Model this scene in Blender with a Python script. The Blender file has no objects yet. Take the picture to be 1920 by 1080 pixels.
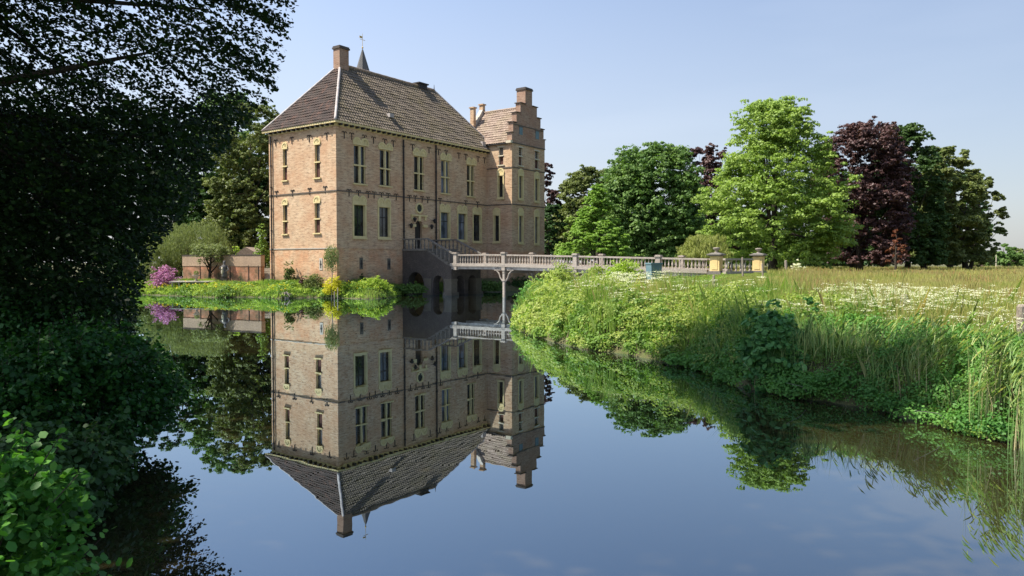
import bpy, bmesh, math, random
import numpy as np
from mathutils import Vector, Matrix
R = math.radians
random.seed(4); rng = np.random.default_rng(7)
sc = bpy.context.scene
# ------------------------------------------------------------------ camera, sky, sun, exposure
F = 1410.0; PITCH = math.atan(48/F); EYE = 2.4
cd = bpy.data.cameras.new('camera'); cam = bpy.data.objects.new('camera', cd); sc.collection.objects.link(cam)
cd.sensor_width = 36; cd.lens = 36*F/1920; cd.clip_start = .1; cd.clip_end = 6000
cam.location = (0, 0, EYE); cam.rotation_euler = (R(90)-PITCH, 0, 0); sc.camera = cam
SUN = Vector((-1.367, -.187, 2.1)).normalized()
w = bpy.data.worlds.new('World'); sc.world = w; w.use_nodes = True
wn = w.node_tree; wn.nodes.clear()
sky = wn.nodes.new('ShaderNodeTexSky'); sky.sky_type = 'NISHITA'; sky.sun_disc = False
sky.sun_elevation = math.asin(SUN.z); sky.sun_rotation = math.atan2(SUN.x, SUN.y)
sky.air_density = 1.0; sky.dust_density = 1.3; sky.ozone_density = 3.2; sky.altitude = 0
bg = wn.nodes.new('ShaderNodeBackground'); bg.inputs[1].default_value = .13
wo = wn.nodes.new('ShaderNodeOutputWorld')
tcw = wn.nodes.new('ShaderNodeTexCoord'); mpw = wn.nodes.new('ShaderNodeMapping'); mpw.inputs['Scale'].default_value = (1.0, 1.6, 6)
cn = wn.nodes.new('ShaderNodeTexNoise'); cn.inputs['Scale'].default_value = 1.6; cn.inputs['Detail'].default_value = 5; cn.inputs['Roughness'].default_value = .45
cr = wn.nodes.new('ShaderNodeValToRGB'); cr.color_ramp.elements[0].position = .52; cr.color_ramp.elements[1].position = .85
cr.color_ramp.elements[1].color = (.15, .15, .15, 1)
mxw = wn.nodes.new('ShaderNodeMixRGB'); mxw.inputs[2].default_value = (6.5, 7.2, 8.2, 1)
L = wn.links.new
L(tcw.outputs['Generated'], mpw.inputs[0]); L(mpw.outputs[0], cn.inputs[0]); L(cn.outputs[0], cr.inputs[0])
L(cr.outputs[0], mxw.inputs[0]); L(sky.outputs[0], mxw.inputs[1]); # hazy summer air: paler and more even towards the horizon and towards the sun
sx = wn.nodes.new('ShaderNodeSeparateXYZ'); L(tcw.outputs['Generated'], sx.inputs[0])
ez = wn.nodes.new('ShaderNodeMapRange'); ez.inputs[1].default_value = .0; ez.inputs[2].default_value = .52; ez.inputs[3].default_value = .92; ez.inputs[4].default_value = .0; L(sx.outputs[2], ez.inputs[0])
ex_ = wn.nodes.new('ShaderNodeMapRange'); ex_.inputs[1].default_value = -.6; ex_.inputs[2].default_value = .7; ex_.inputs[3].default_value = 1.05; ex_.inputs[4].default_value = .72; L(sx.outputs[0], ex_.inputs[0])
em = wn.nodes.new('ShaderNodeMath'); em.operation = 'MULTIPLY'; em.use_clamp = True; L(ez.outputs[0], em.inputs[0]); L(ex_.outputs[0], em.inputs[1])
hz = wn.nodes.new('ShaderNodeMixRGB'); hz.inputs[2].default_value = (3.2, 3.2, 3.28, 1); L(em.outputs[0], hz.inputs[0])
dk = wn.nodes.new('ShaderNodeMapRange'); dk.inputs[1].default_value = -.25; dk.inputs[2].default_value = .6; dk.inputs[3].default_value = 1.0; dk.inputs[4].default_value = .76; L(sx.outputs[0], dk.inputs[0])
tn = wn.nodes.new('ShaderNodeMixRGB'); tn.blend_type = 'MULTIPLY'; tn.inputs[0].default_value = 1; tn.inputs[2].default_value = (.99, .99, 1.0, 1); L(hz.outputs[0], tn.inputs[1])
dm = wn.nodes.new('ShaderNodeVectorMath'); dm.operation = 'SCALE'; L(tn.outputs[0], dm.inputs[0]); L(dk.outputs[0], dm.inputs['Scale'])
L(mxw.outputs[0], hz.inputs[1]); L(dm.outputs[0], bg.inputs[0]); L(bg.outputs[0], wo.inputs[0])
sd = bpy.data.lights.new('sun', 'SUN'); sd.energy = 4.8; sd.angle = R(.5); sd.color = (1, .93, .82)
so = bpy.data.objects.new('sun', sd); sc.collection.objects.link(so)
so.rotation_euler = SUN.to_track_quat('Z', 'Y').to_euler()
sc.view_settings.view_transform = 'Standard'; sc.view_settings.look = 'None'; sc.view_settings.gamma = 1
sc.view_settings.exposure = 0.95
sc.render.engine = 'CYCLES'; sc.cycles.max_bounces = 6; sc.cycles.diffuse_bounces = 2; sc.cycles.glossy_bounces = 3
sc.cycles.transmission_bounces = 4; sc.cycles.transparent_max_bounces = 4; sc.cycles.use_denoising = True

# ------------------------------------------------------------------ helpers
def ray(px, py):
    u = (px-960)/F; v = (540-py)/F; c, s = math.cos(PITCH), math.sin(PITCH)
    return np.array((u, v*s+c, v*c-s))
def at(px, py, Y):
    d = ray(px, py); return np.array((d[0]*Y/d[1], Y, EYE+d[2]*Y/d[1]))
def gp(px, py, z=0.0):
    d = ray(px, py); k = (z-EYE)/d[2]; return np.array((d[0]*k, d[1]*k, z))
col = sc.collection
def tag(o, label=None, cat=None, group=None, kind=None):
    if label: o['label'] = label
    if cat: o['category'] = cat
    if group: o['group'] = group
    if kind: o['kind'] = kind
    return o
def empty(name, loc, rz=0):
    o = bpy.data.objects.new(name, None); col.objects.link(o); o.location = tuple(loc); o.rotation_euler = (0, 0, rz)
    o.empty_display_size = .3
    return o
def link(name, me, mat, parent=None, smooth=False):
    if mat is not None and not len(me.materials): me.materials.append(mat)
    o = bpy.data.objects.new(name, me); col.objects.link(o); o.parent = parent
    if smooth: me.polygons.foreach_set('use_smooth', [True]*len(me.polygons))
    return o
def poly_mesh(name, P):
    """P: (n, k, 3) one k-gon for each entry"""
    n, k, _ = P.shape; me = bpy.data.meshes.new(name)
    me.vertices.add(n*k); me.vertices.foreach_set('co', P.astype(np.float32).ravel())
    me.loops.add(n*k); me.loops.foreach_set('vertex_index', np.arange(n*k, dtype=np.int32))
    me.polygons.add(n); me.polygons.foreach_set('loop_start', np.arange(0, n*k, k, dtype=np.int32))
    try: me.polygons.foreach_set('loop_total', np.full(n, k, dtype=np.int32))
    except Exception: pass
    me.update(calc_edges=True); return me
class MB:
    def __init__(s, xf=None): s.v = []; s.f = []; s.xf = xf
    def vert(s, p):
        s.v.append(tuple(s.xf(*p)) if s.xf else tuple(p)); return len(s.v)-1
    def poly(s, pts): s.f.append([s.vert(p) for p in pts])
    def box(s, a, b):
        x0, y0, z0 = a; x1, y1, z1 = b
        i = [s.vert(p) for p in ((x0,y0,z0),(x1,y0,z0),(x1,y1,z0),(x0,y1,z0),(x0,y0,z1),(x1,y0,z1),(x1,y1,z1),(x0,y1,z1))]
        for q in ((0,3,2,1),(4,5,6,7),(0,1,5,4),(1,2,6,5),(2,3,7,6),(3,0,4,7)): s.f.append([i[k] for k in q])
    def frustum(s, cx, cy, z0, z1, a0, b0, a1, b1):
        i = [s.vert(p) for p in ((cx-a0,cy-b0,z0),(cx+a0,cy-b0,z0),(cx+a0,cy+b0,z0),(cx-a0,cy+b0,z0),(cx-a1,cy-b1,z1),(cx+a1,cy-b1,z1),(cx+a1,cy+b1,z1),(cx-a1,cy+b1,z1))]
        for q in ((0,3,2,1),(4,5,6,7),(0,1,5,4),(1,2,6,5),(2,3,7,6),(3,0,4,7)): s.f.append([i[k] for k in q])
    def beam(s, p, q, wx, wz):
        p, q = Vector(p), Vector(q); d = (q-p).normalized(); up = Vector((0,0,1))
        if abs(d.z) > .95: up = Vector((0,1,0))
        sx = d.cross(up).normalized()*wx/2; sz = sx.cross(d).normalized()*wz/2
        i = [s.vert(tuple(c)) for c in (p-sx-sz, p+sx-sz, p+sx+sz, p-sx+sz, q-sx-sz, q+sx-sz, q+sx+sz, q-sx+sz)]
        for k in ((0,1,2,3),(7,6,5,4),(0,4,5,1),(1,5,6,2),(2,6,7,3),(3,7,4,0)): s.f.append([i[j] for j in k])
    def tube(s, pts, rad, n=8, cap=True):
        pts = [Vector(p) for p in pts]; rings = []
        for k, p in enumerate(pts):
            d = (pts[min(k+1, len(pts)-1)]-pts[max(k-1, 0)]).normalized()
            up = Vector((0,0,1)) if abs(d.z) < .9 else Vector((1,0,0))
            a = d.cross(up).normalized(); b = d.cross(a)
            rings.append([s.vert(tuple(p+(a*math.cos(2*math.pi*j/n)+b*math.sin(2*math.pi*j/n))*rad[k])) for j in range(n)])
        for A, B in zip(rings, rings[1:]):
            for j in range(n): s.f.append([A[j], A[(j+1) % n], B[(j+1) % n], B[j]])
        if cap: s.f.append(rings[0][::-1]); s.f.append(rings[-1])
    def lathe(s, cx, cy, prof, n=12):
        rings = [[s.vert((cx+r*math.cos(2*math.pi*j/n), cy+r*math.sin(2*math.pi*j/n), z)) for j in range(n)] for r, z in prof]
        for A, B in zip(rings, rings[1:]):
            for j in range(n): s.f.append([A[j], A[(j+1) % n], B[(j+1) % n], B[j]])
        s.f.append(rings[0][::-1]); s.f.append(rings[-1])
    def build(s, name, mat, parent=None, smooth=False, bevel=0):
        me = bpy.data.meshes.new(name); me.from_pydata(s.v, [], s.f)
        bm = bmesh.new(); bm.from_mesh(me); bmesh.ops.recalc_face_normals(bm, faces=bm.faces)
        if bevel: bmesh.ops.bevel(bm, geom=bm.edges[:], offset=bevel, segments=1, affect='EDGES', clamp_overlap=True)
        bm.to_mesh(me); bm.free(); me.update()
        return link(name, me, mat, parent, smooth)

# ------------------------------------------------------------------ materials
def nm(name):
    m = bpy.data.materials.new(name); m.use_nodes = True; t = m.node_tree; t.nodes.clear()
    o = t.nodes.new('ShaderNodeOutputMaterial'); b = t.nodes.new('ShaderNodeBsdfPrincipled'); t.links.new(b.outputs[0], o.inputs[0])
    return m, t, b, o
def mixc(t, fac, a, b, mode='MIX'):
    n = t.nodes.new('ShaderNodeMixRGB'); n.blend_type = mode
    for i, v in ((0, fac), (1, a), (2, b)):
        if hasattr(v, 'links'): t.links.new(v, n.inputs[i])
        elif i == 0: n.inputs[0].default_value = v
        else: n.inputs[i].default_value = (*v, 1)
    return n.outputs[0]
def noise(t, vec, scale, detail=4, rough=.6, lo=.35, hi=.65):
    n = t.nodes.new('ShaderNodeTexNoise'); n.inputs['Scale'].default_value = scale; n.inputs['Detail'].default_value = detail; n.inputs['Roughness'].default_value = rough
    if vec is not None: t.links.new(vec, n.inputs['Vector'])
    m = t.nodes.new('ShaderNodeMapRange'); m.inputs[1].default_value = lo; m.inputs[2].default_value = hi; t.links.new(n.outputs[0], m.inputs[0])
    return m.outputs[0]
def objco(t, scale=None):
    n = t.nodes.new('ShaderNodeTexCoord')
    if scale is None: return n.outputs['Object']
    m = t.nodes.new('ShaderNodeMapping'); m.inputs['Scale'].default_value = scale; t.links.new(n.outputs['Object'], m.inputs[0]); return m.outputs[0]
def bump(t, b, h, strength, dist=.02):
    n = t.nodes.new('ShaderNodeBump'); n.inputs['Strength'].default_value = strength; n.inputs['Distance'].default_value = dist
    t.links.new(h, n.inputs['Height']); t.links.new(n.outputs[0], b.inputs['Normal'])
def simple(name, c1, c2, scale=3, rough=.8, bmp=.3, stretch=None, spec=.3):
    m, t, b, o = nm(name); v = objco(t, stretch)
    n1 = noise(t, v, scale, 6); n2 = noise(t, v, scale*7, 3)
    c = mixc(t, n1, c1, c2); c = mixc(t, n2, c, tuple(x*.7 for x in c1)) if bmp > .2 else c
    t.links.new(c, b.inputs['Base Color']); b.inputs['Roughness'].default_value = rough; b.inputs['Specular IOR Level'].default_value = spec
    if bmp: bump(t, b, n2, bmp)
    return m
def leafmat(name, cols, trans=.35, rough=.55, spec=.25, pos=0):
    """colour varies leaf by leaf (random per island)"""
    m, t, b, o = nm(name)
    g = t.nodes.new('ShaderNodeNewGeometry'); r = t.nodes.new('ShaderNodeValToRGB'); el = r.color_ramp.elements
    el[0].color = (*cols[0], 1); el[1].color = (*cols[-1], 1)
    for k, c in enumerate(cols[1:-1]): e = el.new((k+1)/(len(cols)-1)); e.color = (*c, 1)
    fac = g.outputs['Random Per Island']
    if pos:
        tc = t.nodes.new('ShaderNodeTexCoord')
        nz = noise(t, tc.outputs['Object'], pos, 3, .5, .35, .65)
        mm = t.nodes.new('ShaderNodeMixRGB'); mm.inputs[0].default_value = .6
        t.links.new(fac, mm.inputs[1]); t.links.new(nz, mm.inputs[2]); fac = mm.outputs[0]
    t.links.new(fac, r.inputs[0]); t.links.new(r.outputs[0], b.inputs['Base Color'])
    b.inputs['Roughness'].default_value = rough; b.inputs['Specular IOR Level'].default_value = spec
    tr = t.nodes.new('ShaderNodeBsdfTranslucent'); mul = mixc(t, 1.0, r.outputs[0], (1.25, 1.35, .7), 'MULTIPLY'); t.links.new(mul, tr.inputs[0])
    mx = t.nodes.new('ShaderNodeMixShader'); mx.inputs[0].default_value = trans
    t.links.new(b.outputs[0], mx.inputs[1]); t.links.new(tr.outputs[0], mx.inputs[2]); t.links.new(mx.outputs[0], o.inputs[0])
    return m
def brickmat(name, ca, cb, cc, mortar, flip=False):
    m, t, b, o = nm(name); tc = t.nodes.new('ShaderNodeTexCoord'); sp = t.nodes.new('ShaderNodeSeparateXYZ'); t.links.new(tc.outputs['Object'], sp.inputs[0])
    ad = t.nodes.new('ShaderNodeMath'); t.links.new(sp.outputs[0], ad.inputs[0]); t.links.new(sp.outputs[1], ad.inputs[1])
    cx = t.nodes.new('ShaderNodeCombineXYZ'); t.links.new(ad.outputs[0], cx.inputs[0]); t.links.new(sp.outputs[2], cx.inputs[1])
    v = cx.outputs[0]
    br = t.nodes.new('ShaderNodeTexBrick'); t.links.new(v, br.inputs['Vector'])
    br.inputs['Scale'].default_value = 1; br.inputs['Brick Width'].default_value = .26; br.inputs['Row Height'].default_value = .085
    br.inputs['Mortar Size'].default_value = .009; br.inputs['Color1'].default_value = (*ca, 1); br.inputs['Color2'].default_value = (*cb, 1); br.inputs['Mortar'].default_value = (*mortar, 1)
    mp = t.nodes.new('ShaderNodeMapping'); mp.inputs['Scale'].default_value = (1.6, 8.5, 1); t.links.new(v, mp.inputs[0])
    n1 = noise(t, mp.outputs[0], 1, 5, .7, .42, .68)
    c = mixc(t, n1, br.outputs[0], cc)
    mp3 = t.nodes.new('ShaderNodeMapping'); mp3.inputs['Scale'].default_value = (2.2, 9.5, 1); mp3.inputs['Location'].default_value = (7, 3, 1); t.links.new(v, mp3.inputs[0])
    n4 = noise(t, mp3.outputs[0], 1, 3, .8, .55, .7)
    c = mixc(t, n4, c, (.13, .085, .065))
    n2 = noise(t, v, .55, 5, .6, .4, .7)
    m2 = t.nodes.new('ShaderNodeMath'); m2.operation = 'MULTIPLY'; m2.inputs[1].default_value = .45; t.links.new(n2, m2.inputs[0])
    c = mixc(t, m2.outputs[0], c, (ca[0]*1.15, ca[1]*.8, ca[2]*.6))
    mp_ = t.nodes.new('ShaderNodeMapRange'); mp_.inputs[1].default_value = 3.5; mp_.inputs[2].default_value = 3.3; mp_.inputs[3].default_value = .12; mp_.inputs[4].default_value = .62; t.links.new(sp.outputs[2], mp_.inputs[0])
    n6 = noise(t, v, .9, 5, .65, .35, .6); m6 = t.nodes.new('ShaderNodeMath'); m6.operation = 'MULTIPLY'; t.links.new(n6, m6.inputs[0]); t.links.new(mp_.outputs[0], m6.inputs[1])
    c = mixc(t, m6.outputs[0], c, mixc(t, 1.0, c, (1.12, .82, .68), 'MULTIPLY'))
    # damp dirt low on the walls, streaks under the courses
    mp2 = t.nodes.new('ShaderNodeMapping'); mp2.inputs['Scale'].default_value = (3.5, .35, 1); t.links.new(v, mp2.inputs[0])
    n3 = noise(t, mp2.outputs[0], 1, 4, .7, .5, .75)
    m3 = t.nodes.new('ShaderNodeMath'); m3.operation = 'MULTIPLY'; m3.inputs[1].default_value = .22; t.links.new(n3, m3.inputs[0])
    c = mixc(t, m3.outputs[0], c, (.11, .085, .065))
    mr = t.nodes.new('ShaderNodeMapRange'); mr.inputs[1].default_value = 2.1; mr.inputs[2].default_value = .4; t.links.new(sp.outputs[2], mr.inputs[0])
    n5 = noise(t, v, 1.3, 4, .6, .3, .7); m5 = t.nodes.new('ShaderNodeMath'); m5.operation = 'MULTIPLY'; mr.inputs[4].default_value = 1.3; t.links.new(mr.outputs[0], m5.inputs[0]); t.links.new(n5, m5.inputs[1])
    c = mixc(t, m5.outputs[0], c, (.08, .075, .04))
    t.links.new(c, b.inputs['Base Color']); b.inputs['Roughness'].default_value = .9; b.inputs['Specular IOR Level'].default_value = .15
    bump(t, b, br.outputs['Fac'], -.4, .01)
    return m
M = {}
M['brick'] = brickmat('brick', (.36, .225, .13), (.52, .36, .215), (.66, .50, .33), (.56, .47, .34))
M['old_brick'] = brickmat('old_brick', (.24, .145, .10), (.34, .22, .16), (.42, .31, .23), (.36, .30, .24))
M['garden_brick'] = brickmat('garden_brick', (.52, .22, .13), (.62, .31, .19), (.55, .36, .26), (.45, .38, .30))
M['dark_stone'] = simple('dark_stone', (.075, .062, .055), (.13, .105, .085), 2.5)
M['pier_stone'] = simple('pier_stone', (.17, .145, .11), (.11, .095, .07), 1.5)
M['ochre'] = simple('ochre', (.68, .56, .29), (.56, .45, .22), 2, .7, .15)
M['ochre_wall'] = simple('ochre_wall', (.72, .54, .24), (.62, .45, .2), 2, .7, .15)
M['cream'] = simple('cream', (.6, .54, .4), (.5, .44, .32), 3, .7, .15)
M['white_stone'] = simple('white_stone', (.55, .5, .42), (.4, .36, .3), 3)
M['bridge_stone'] = simple('bridge_stone', (.43, .37, .31), (.25, .21, .17), 4)
M['stair_stone'] = simple('stair_stone', (.16, .14, .12), (.26, .23, .19), 4)
M['lead'] = simple('lead', (.46, .42, .39), (.30, .26, .24), 3, .6, .2)
M['iron'] = simple('iron', (.02, .018, .018), (.035, .03, .028), 5, .6, 0)
M['course'] = simple('course', (.12, .10, .08), (.2, .16, .13), 3)
M['soil'] = simple('soil', (.06, .045, .03), (.10, .075, .05), 3)
M['bark'] = simple('bark', (.05, .04, .03), (.09, .075, .055), 5, .95, .5, (1, 1, .3))
M['wood_old'] = simple('wood_old', (.30, .25, .20), (.42, .36, .29), 8, .9, .4, (1, 1, .2))
M['bin'] = simple('bin', (.10, .17, .19), (.13, .2, .22), 3, .5, .1)
M['slate'] = simple('slate', (.10, .10, .10), (.17, .16, .15), 6)
M['gold'] = simple('gold', (.6, .42, .15), (.5, .35, .12), 3, .4, 0)
M['dark_cap'] = simple('dark_cap', (.17, .155, .135), (.24, .22, .19), 4)
M['curtain'] = simple('curtain', (.16, .16, .17), (.22, .22, .22), 3, .9, 0)
def glassmat(name, c, lattice=False):
    m, t, b, o = nm(name); b.inputs['Roughness'].default_value = .08; b.inputs['Specular IOR Level'].default_value = .6
    v = objco(t); n = noise(t, v, .9, 3, .5, .4, .6); cc = mixc(t, n, c, tuple(x*3+.006 for x in c))
    if lattice:
        sp = t.nodes.new('ShaderNodeSeparateXYZ'); t.links.new(v, sp.inputs[0])
        outs = []
        for sg in (1, -1):
            a = t.nodes.new('ShaderNodeMath'); a.operation = 'MULTIPLY_ADD'; a.inputs[1].default_value = sg; t.links.new(sp.outputs[1], a.inputs[0]); t.links.new(sp.outputs[2], a.inputs[2])
            f = t.nodes.new('ShaderNodeMath'); f.operation = 'PINGPONG'; f.inputs[1].default_value = .085; t.links.new(a.outputs[0], f.inputs[0])
            g = t.nodes.new('ShaderNodeMath'); g.operation = 'LESS_THAN'; g.inputs[1].default_value = .018; t.links.new(f.outputs[0], g.inputs[0]); outs.append(g.outputs[0])
        mxx = t.nodes.new('ShaderNodeMath'); mxx.operation = 'MAXIMUM'; t.links.new(outs[0], mxx.inputs[0]); t.links.new(outs[1], mxx.inputs[1])
        cc = mixc(t, mxx.outputs[0], cc, (.22, .2, .17))
    t.links.new(cc, b.inputs['Base Color'])
    bump(t, b, noise(t, v, 2.5, 1), .06, .02)
    return m
M['glass'] = glassmat('glass', (.012, .013, .015)); M['lattice_glass'] = glassmat('lattice_glass', (.03, .028, .025), True)
M['curtain_glass'] = glassmat('curtain_glass', (.06, .07, .09)); M['shutter_wood'] = simple('shutter_wood', (.10, .04, .03), (.07, .03, .02), 6, .7, .2)
def tilemat(name, cols, lichen):
    m, t, b, o = nm(name); v = objco(t); uv = t.nodes.new('ShaderNodeTexCoord').outputs['UV']
    # one colour to a tile
    sn = t.nodes.new('ShaderNodeVectorMath'); sn.operation = 'SNAP'; sn.inputs[1].default_value = (.25, .30, 1); t.links.new(uv, sn.inputs[0])
    wnz = t.nodes.new('ShaderNodeTexWhiteNoise'); wnz.noise_dimensions = '2D'; t.links.new(sn.outputs[0], wnz.inputs['Vector'])
    r = t.nodes.new('ShaderNodeValToRGB'); el = r.color_ramp.elements; el[0].color = (*cols[0], 1); el[1].color = (*cols[-1], 1)
    for k, c in enumerate(cols[1:-1]): e = el.new((k+1)/(len(cols)-1)); e.color = (*c, 1)
    t.links.new(wnz.outputs['Value'], r.inputs[0])
    n2 = noise(t, v, .8, 5, .65, .45, .7); n3 = noise(t, v, 9, 4, .7, .4, .65)
    mm = t.nodes.new('ShaderNodeMath'); mm.operation = 'MULTIPLY'; mm.inputs[1].default_value = .7; t.links.new(n2, mm.inputs[0])
    c = mixc(t, mm.outputs[0], r.outputs[0], lichen); c = mixc(t, n3, c, mixc(t, 1, c, (.62, .6, .58), 'MULTIPLY'))
    t.links.new(c, b.inputs['Base Color']); b.inputs['Roughness'].default_value = .8; b.inputs['Specular IOR Level'].default_value = .25
    return m
M['tile_grey'] = tilemat('tile_grey', [(.13, .105, .08), (.20, .165, .125), (.16, .13, .10), (.25, .205, .155)], (.18, .15, .08))
M['tile_red'] = tilemat('tile_red', [(.035, .026, .023), (.065, .042, .035), (.048, .034, .029), (.10, .055, .04)], (.06, .047, .036))
M['tile_pink'] = tilemat('tile_pink', [(.24, .17, .13), (.36, .28, .22), (.30, .22, .17), (.40, .31, .24)], (.28, .23, .14))

# ground, sand, water
m, t, b, o = nm('ground'); v = objco(t)
c = mixc(t, noise(t, v, .5, 6), (.07, .085, .022), (.11, .10, .045)); c = mixc(t, noise(t, v, 4, 5, .6, .5, .75), c, (.07, .05, .03))
t.links.new(c, b.inputs['Base Color']); b.inputs['Roughness'].default_value = 1; bump(t, b, noise(t, v, 6, 5), .5, .1); M['ground'] = m
m, t, b, o = nm('leaf_litter'); v = objco(t)
c = mixc(t, noise(t, v, 14, 5), (.10, .05, .03), (.2, .1, .06)); t.links.new(c, b.inputs['Base Color']); b.inputs['Roughness'].default_value = 1; M['litter'] = m
m, t, b, o = nm('water'); v = objco(t, (1, 1, 1))
b.inputs['Base Color'].default_value = (.030, .024, .010, 1); b.inputs['Roughness'].default_value = .6; b.inputs['Specular IOR Level'].default_value = 0
gl = t.nodes.new('ShaderNodeBsdfGlossy'); gl.inputs['Roughness'].default_value = .004; gl.inputs['Color'].default_value = (.73, .88, 1.0, 1)
fr = t.nodes.new('ShaderNodeFresnel'); fr.inputs['IOR'].default_value = 1.34
mr = t.nodes.new('ShaderNodeMapRange'); mr.inputs[1].default_value = .03; mr.inputs[2].default_value = .6; mr.inputs[3].default_value = .30; mr.inputs[4].default_value = .95; t.links.new(fr.outputs[0], mr.inputs[0])
mx = t.nodes.new('ShaderNodeMixShader'); t.links.new(mr.outputs[0], mx.inputs[0]); t.links.new(b.outputs[0], mx.inputs[1]); t.links.new(gl.outputs[0], mx.inputs[2]); t.links.new(mx.outputs[0], o.inputs[0])
n = t.nodes.new('ShaderNodeTexNoise'); n.inputs['Scale'].default_value = 1.6; n.inputs['Detail'].default_value = 2; t.links.new(v, n.inputs['Vector'])
bp = t.nodes.new('ShaderNodeBump'); bp.inputs['Strength'].default_value = .05; bp.inputs['Distance'].default_value = .01; t.links.new(n.outputs[0], bp.inputs['Height'])
t.links.new(bp.outputs[0], gl.inputs['Normal']); M['water'] = m

# ------------------------------------------------------------------ castle frame and moat outline
A = np.array((-12.1, 52.0)); DA = np.array((.584, .812)); DR = np.array((.812, -.584))   # along the entrance front, outward from it
def cw(x, y): return A+DA*x-DR*y                     # castle coordinates to world
ANG = math.atan2(.812, .584)
moat = [(-3.7, 4.6), (-4.2, 6.2), (-5.1, 9.4), (-7.2, 14), (-10.8, 21), (-16.2, 31), (-22, 43), (-26, 51), (-29.5, 57)]
for px, py in ((250, 552), (330, 555), (407, 558), (470, 557), (521, 560), (590, 558), (640, 559), (692, 561), (735, 558)): moat.append(tuple(gp(px, py)[:2]))
moat += [tuple(cw(4.6, -1.6)), tuple(cw(6, -1.1)), tuple(cw(13.5, -1.3)), tuple(cw(16, -3.9)), tuple(cw(24, -4.2)), tuple(cw(26, 2)), (9, 74), (20, 66), (17, 55), (10, 48), (5, 41), (1.8, 35), (.5, 31), (.1, 28.5)]
for px, py in ((979, 620), (1049, 643), (1109, 656), (1174, 663), (1247, 678), (1317, 692), (1351, 703), (1400, 727), (1455, 736), (1517, 747), (1575, 754), (1633, 764), (1733, 789), (1833, 813), (1920, 833)): moat.append(tuple(gp(px, py)[:2]))
moat += [(7.5, 8), (8.6, 5), (10, 1.5), (7, .3), (3, 1.0), (0, 1.9), (-2.4, 2.9)]
MO = np.array(moat)
def sdist(P):
    """distance to the moat outline, negative over the water"""
    P = np.asarray(P, float); out = np.empty(len(P)); B = np.roll(MO, -1, 0)
    for s in range(0, len(P), 40000):
        q = P[s:s+40000]; d = np.full(len(q), 1e9); ins = np.zeros(len(q), bool)
        for a, b_ in zip(MO, B):
            ab = b_-a; tt = np.clip(((q-a)@ab)/(ab@ab), 0, 1); d = np.minimum(d, np.hypot(*(q-a-tt[:, None]*ab).T))
            c_ = (a[1] > q[:, 1]) != (b_[1] > q[:, 1])
            with np.errstate(divide='ignore', invalid='ignore'):
                xi = a[0]+(q[:, 1]-a[1])*(b_[0]-a[0])/(b_[1]-a[1] if b_[1] != a[1] else 1e-9)
            ins ^= c_ & (q[:, 0] < xi)
        out[s:s+40000] = np.where(ins, -d, d)
    return out
def sm(x, a, b_): x = np.clip((x-a)/(b_-a), 0, 1); return x*x*(3-2*x)
def gz(P, d=None):
    P = np.atleast_2d(np.asarray(P, float))[:, :2]
    if d is None: d = sdist(P)
    X, Y = P.T
    land = .12+.55*sm(d, 0, .7)+.45*sm(d, .8, 4)+.1*sm(d, 5, 15)
    isl = .1+.3*sm(d, 0, .6)+(.42+.18*sm(X, -16, -11))*sm(d, .5, 2.6)
    w_ = sm(Y, 44, 48)*(1-sm(X, 3, 8)); z = land*(1-w_)+isl*w_
    z = z+.55*np.exp(-(((X-13)**2+(Y-44.5)**2)/40.0))*sm(d, 0, 3)
    z = z+.05*np.sin(X*.7+1.3*np.sin(Y*.4))*sm(d, .5, 3)+.04*np.sin(Y*.9+X*.31)*sm(d, .5, 3)
    return np.where(d > 0, z, -1.3*sm(-d, 0, 1.6)-.02)
def gz1(x, y): return float(gz([(x, y)])[0])
# ground sheet
gx = np.unique(np.concatenate([np.linspace(-40, 40, 161), np.sign(np.linspace(-1, 1, 61))*40*np.power(60, np.abs(np.linspace(-1, 1, 61)))]))
gy = np.unique(np.concatenate([np.linspace(-12, 84, 193), -12-np.geomspace(2, 1500, 20), 84+np.geomspace(2, 2800, 30)]))
XX, YY = np.meshgrid(gx, gy); GP = np.stack([XX.ravel(), YY.ravel()], 1); GZ = gz(GP)
nx, ny = len(gx), len(gy); idx = np.arange(nx*ny).reshape(ny, nx)
q = np.stack([idx[:-1, :-1], idx[:-1, 1:], idx[1:, 1:], idx[1:, :-1]], -1).reshape(-1, 4)
me = bpy.data.meshes.new('ground'); me.from_pydata(np.column_stack([GP, GZ]).tolist(), [], q.tolist()); me.update()
tag(link('ground', me, M['ground'], smooth=True), 'grassy ground of the meadow, banks and garden', kind='structure')
mb = MB(); mb.poly([(-45, -9, 0), (35, -9, 0), (35, 80, 0), (-45, 80, 0)])
tag(mb.build('water', M['water']), 'still dark moat water mirroring castle and sky', kind='structure')

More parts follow.
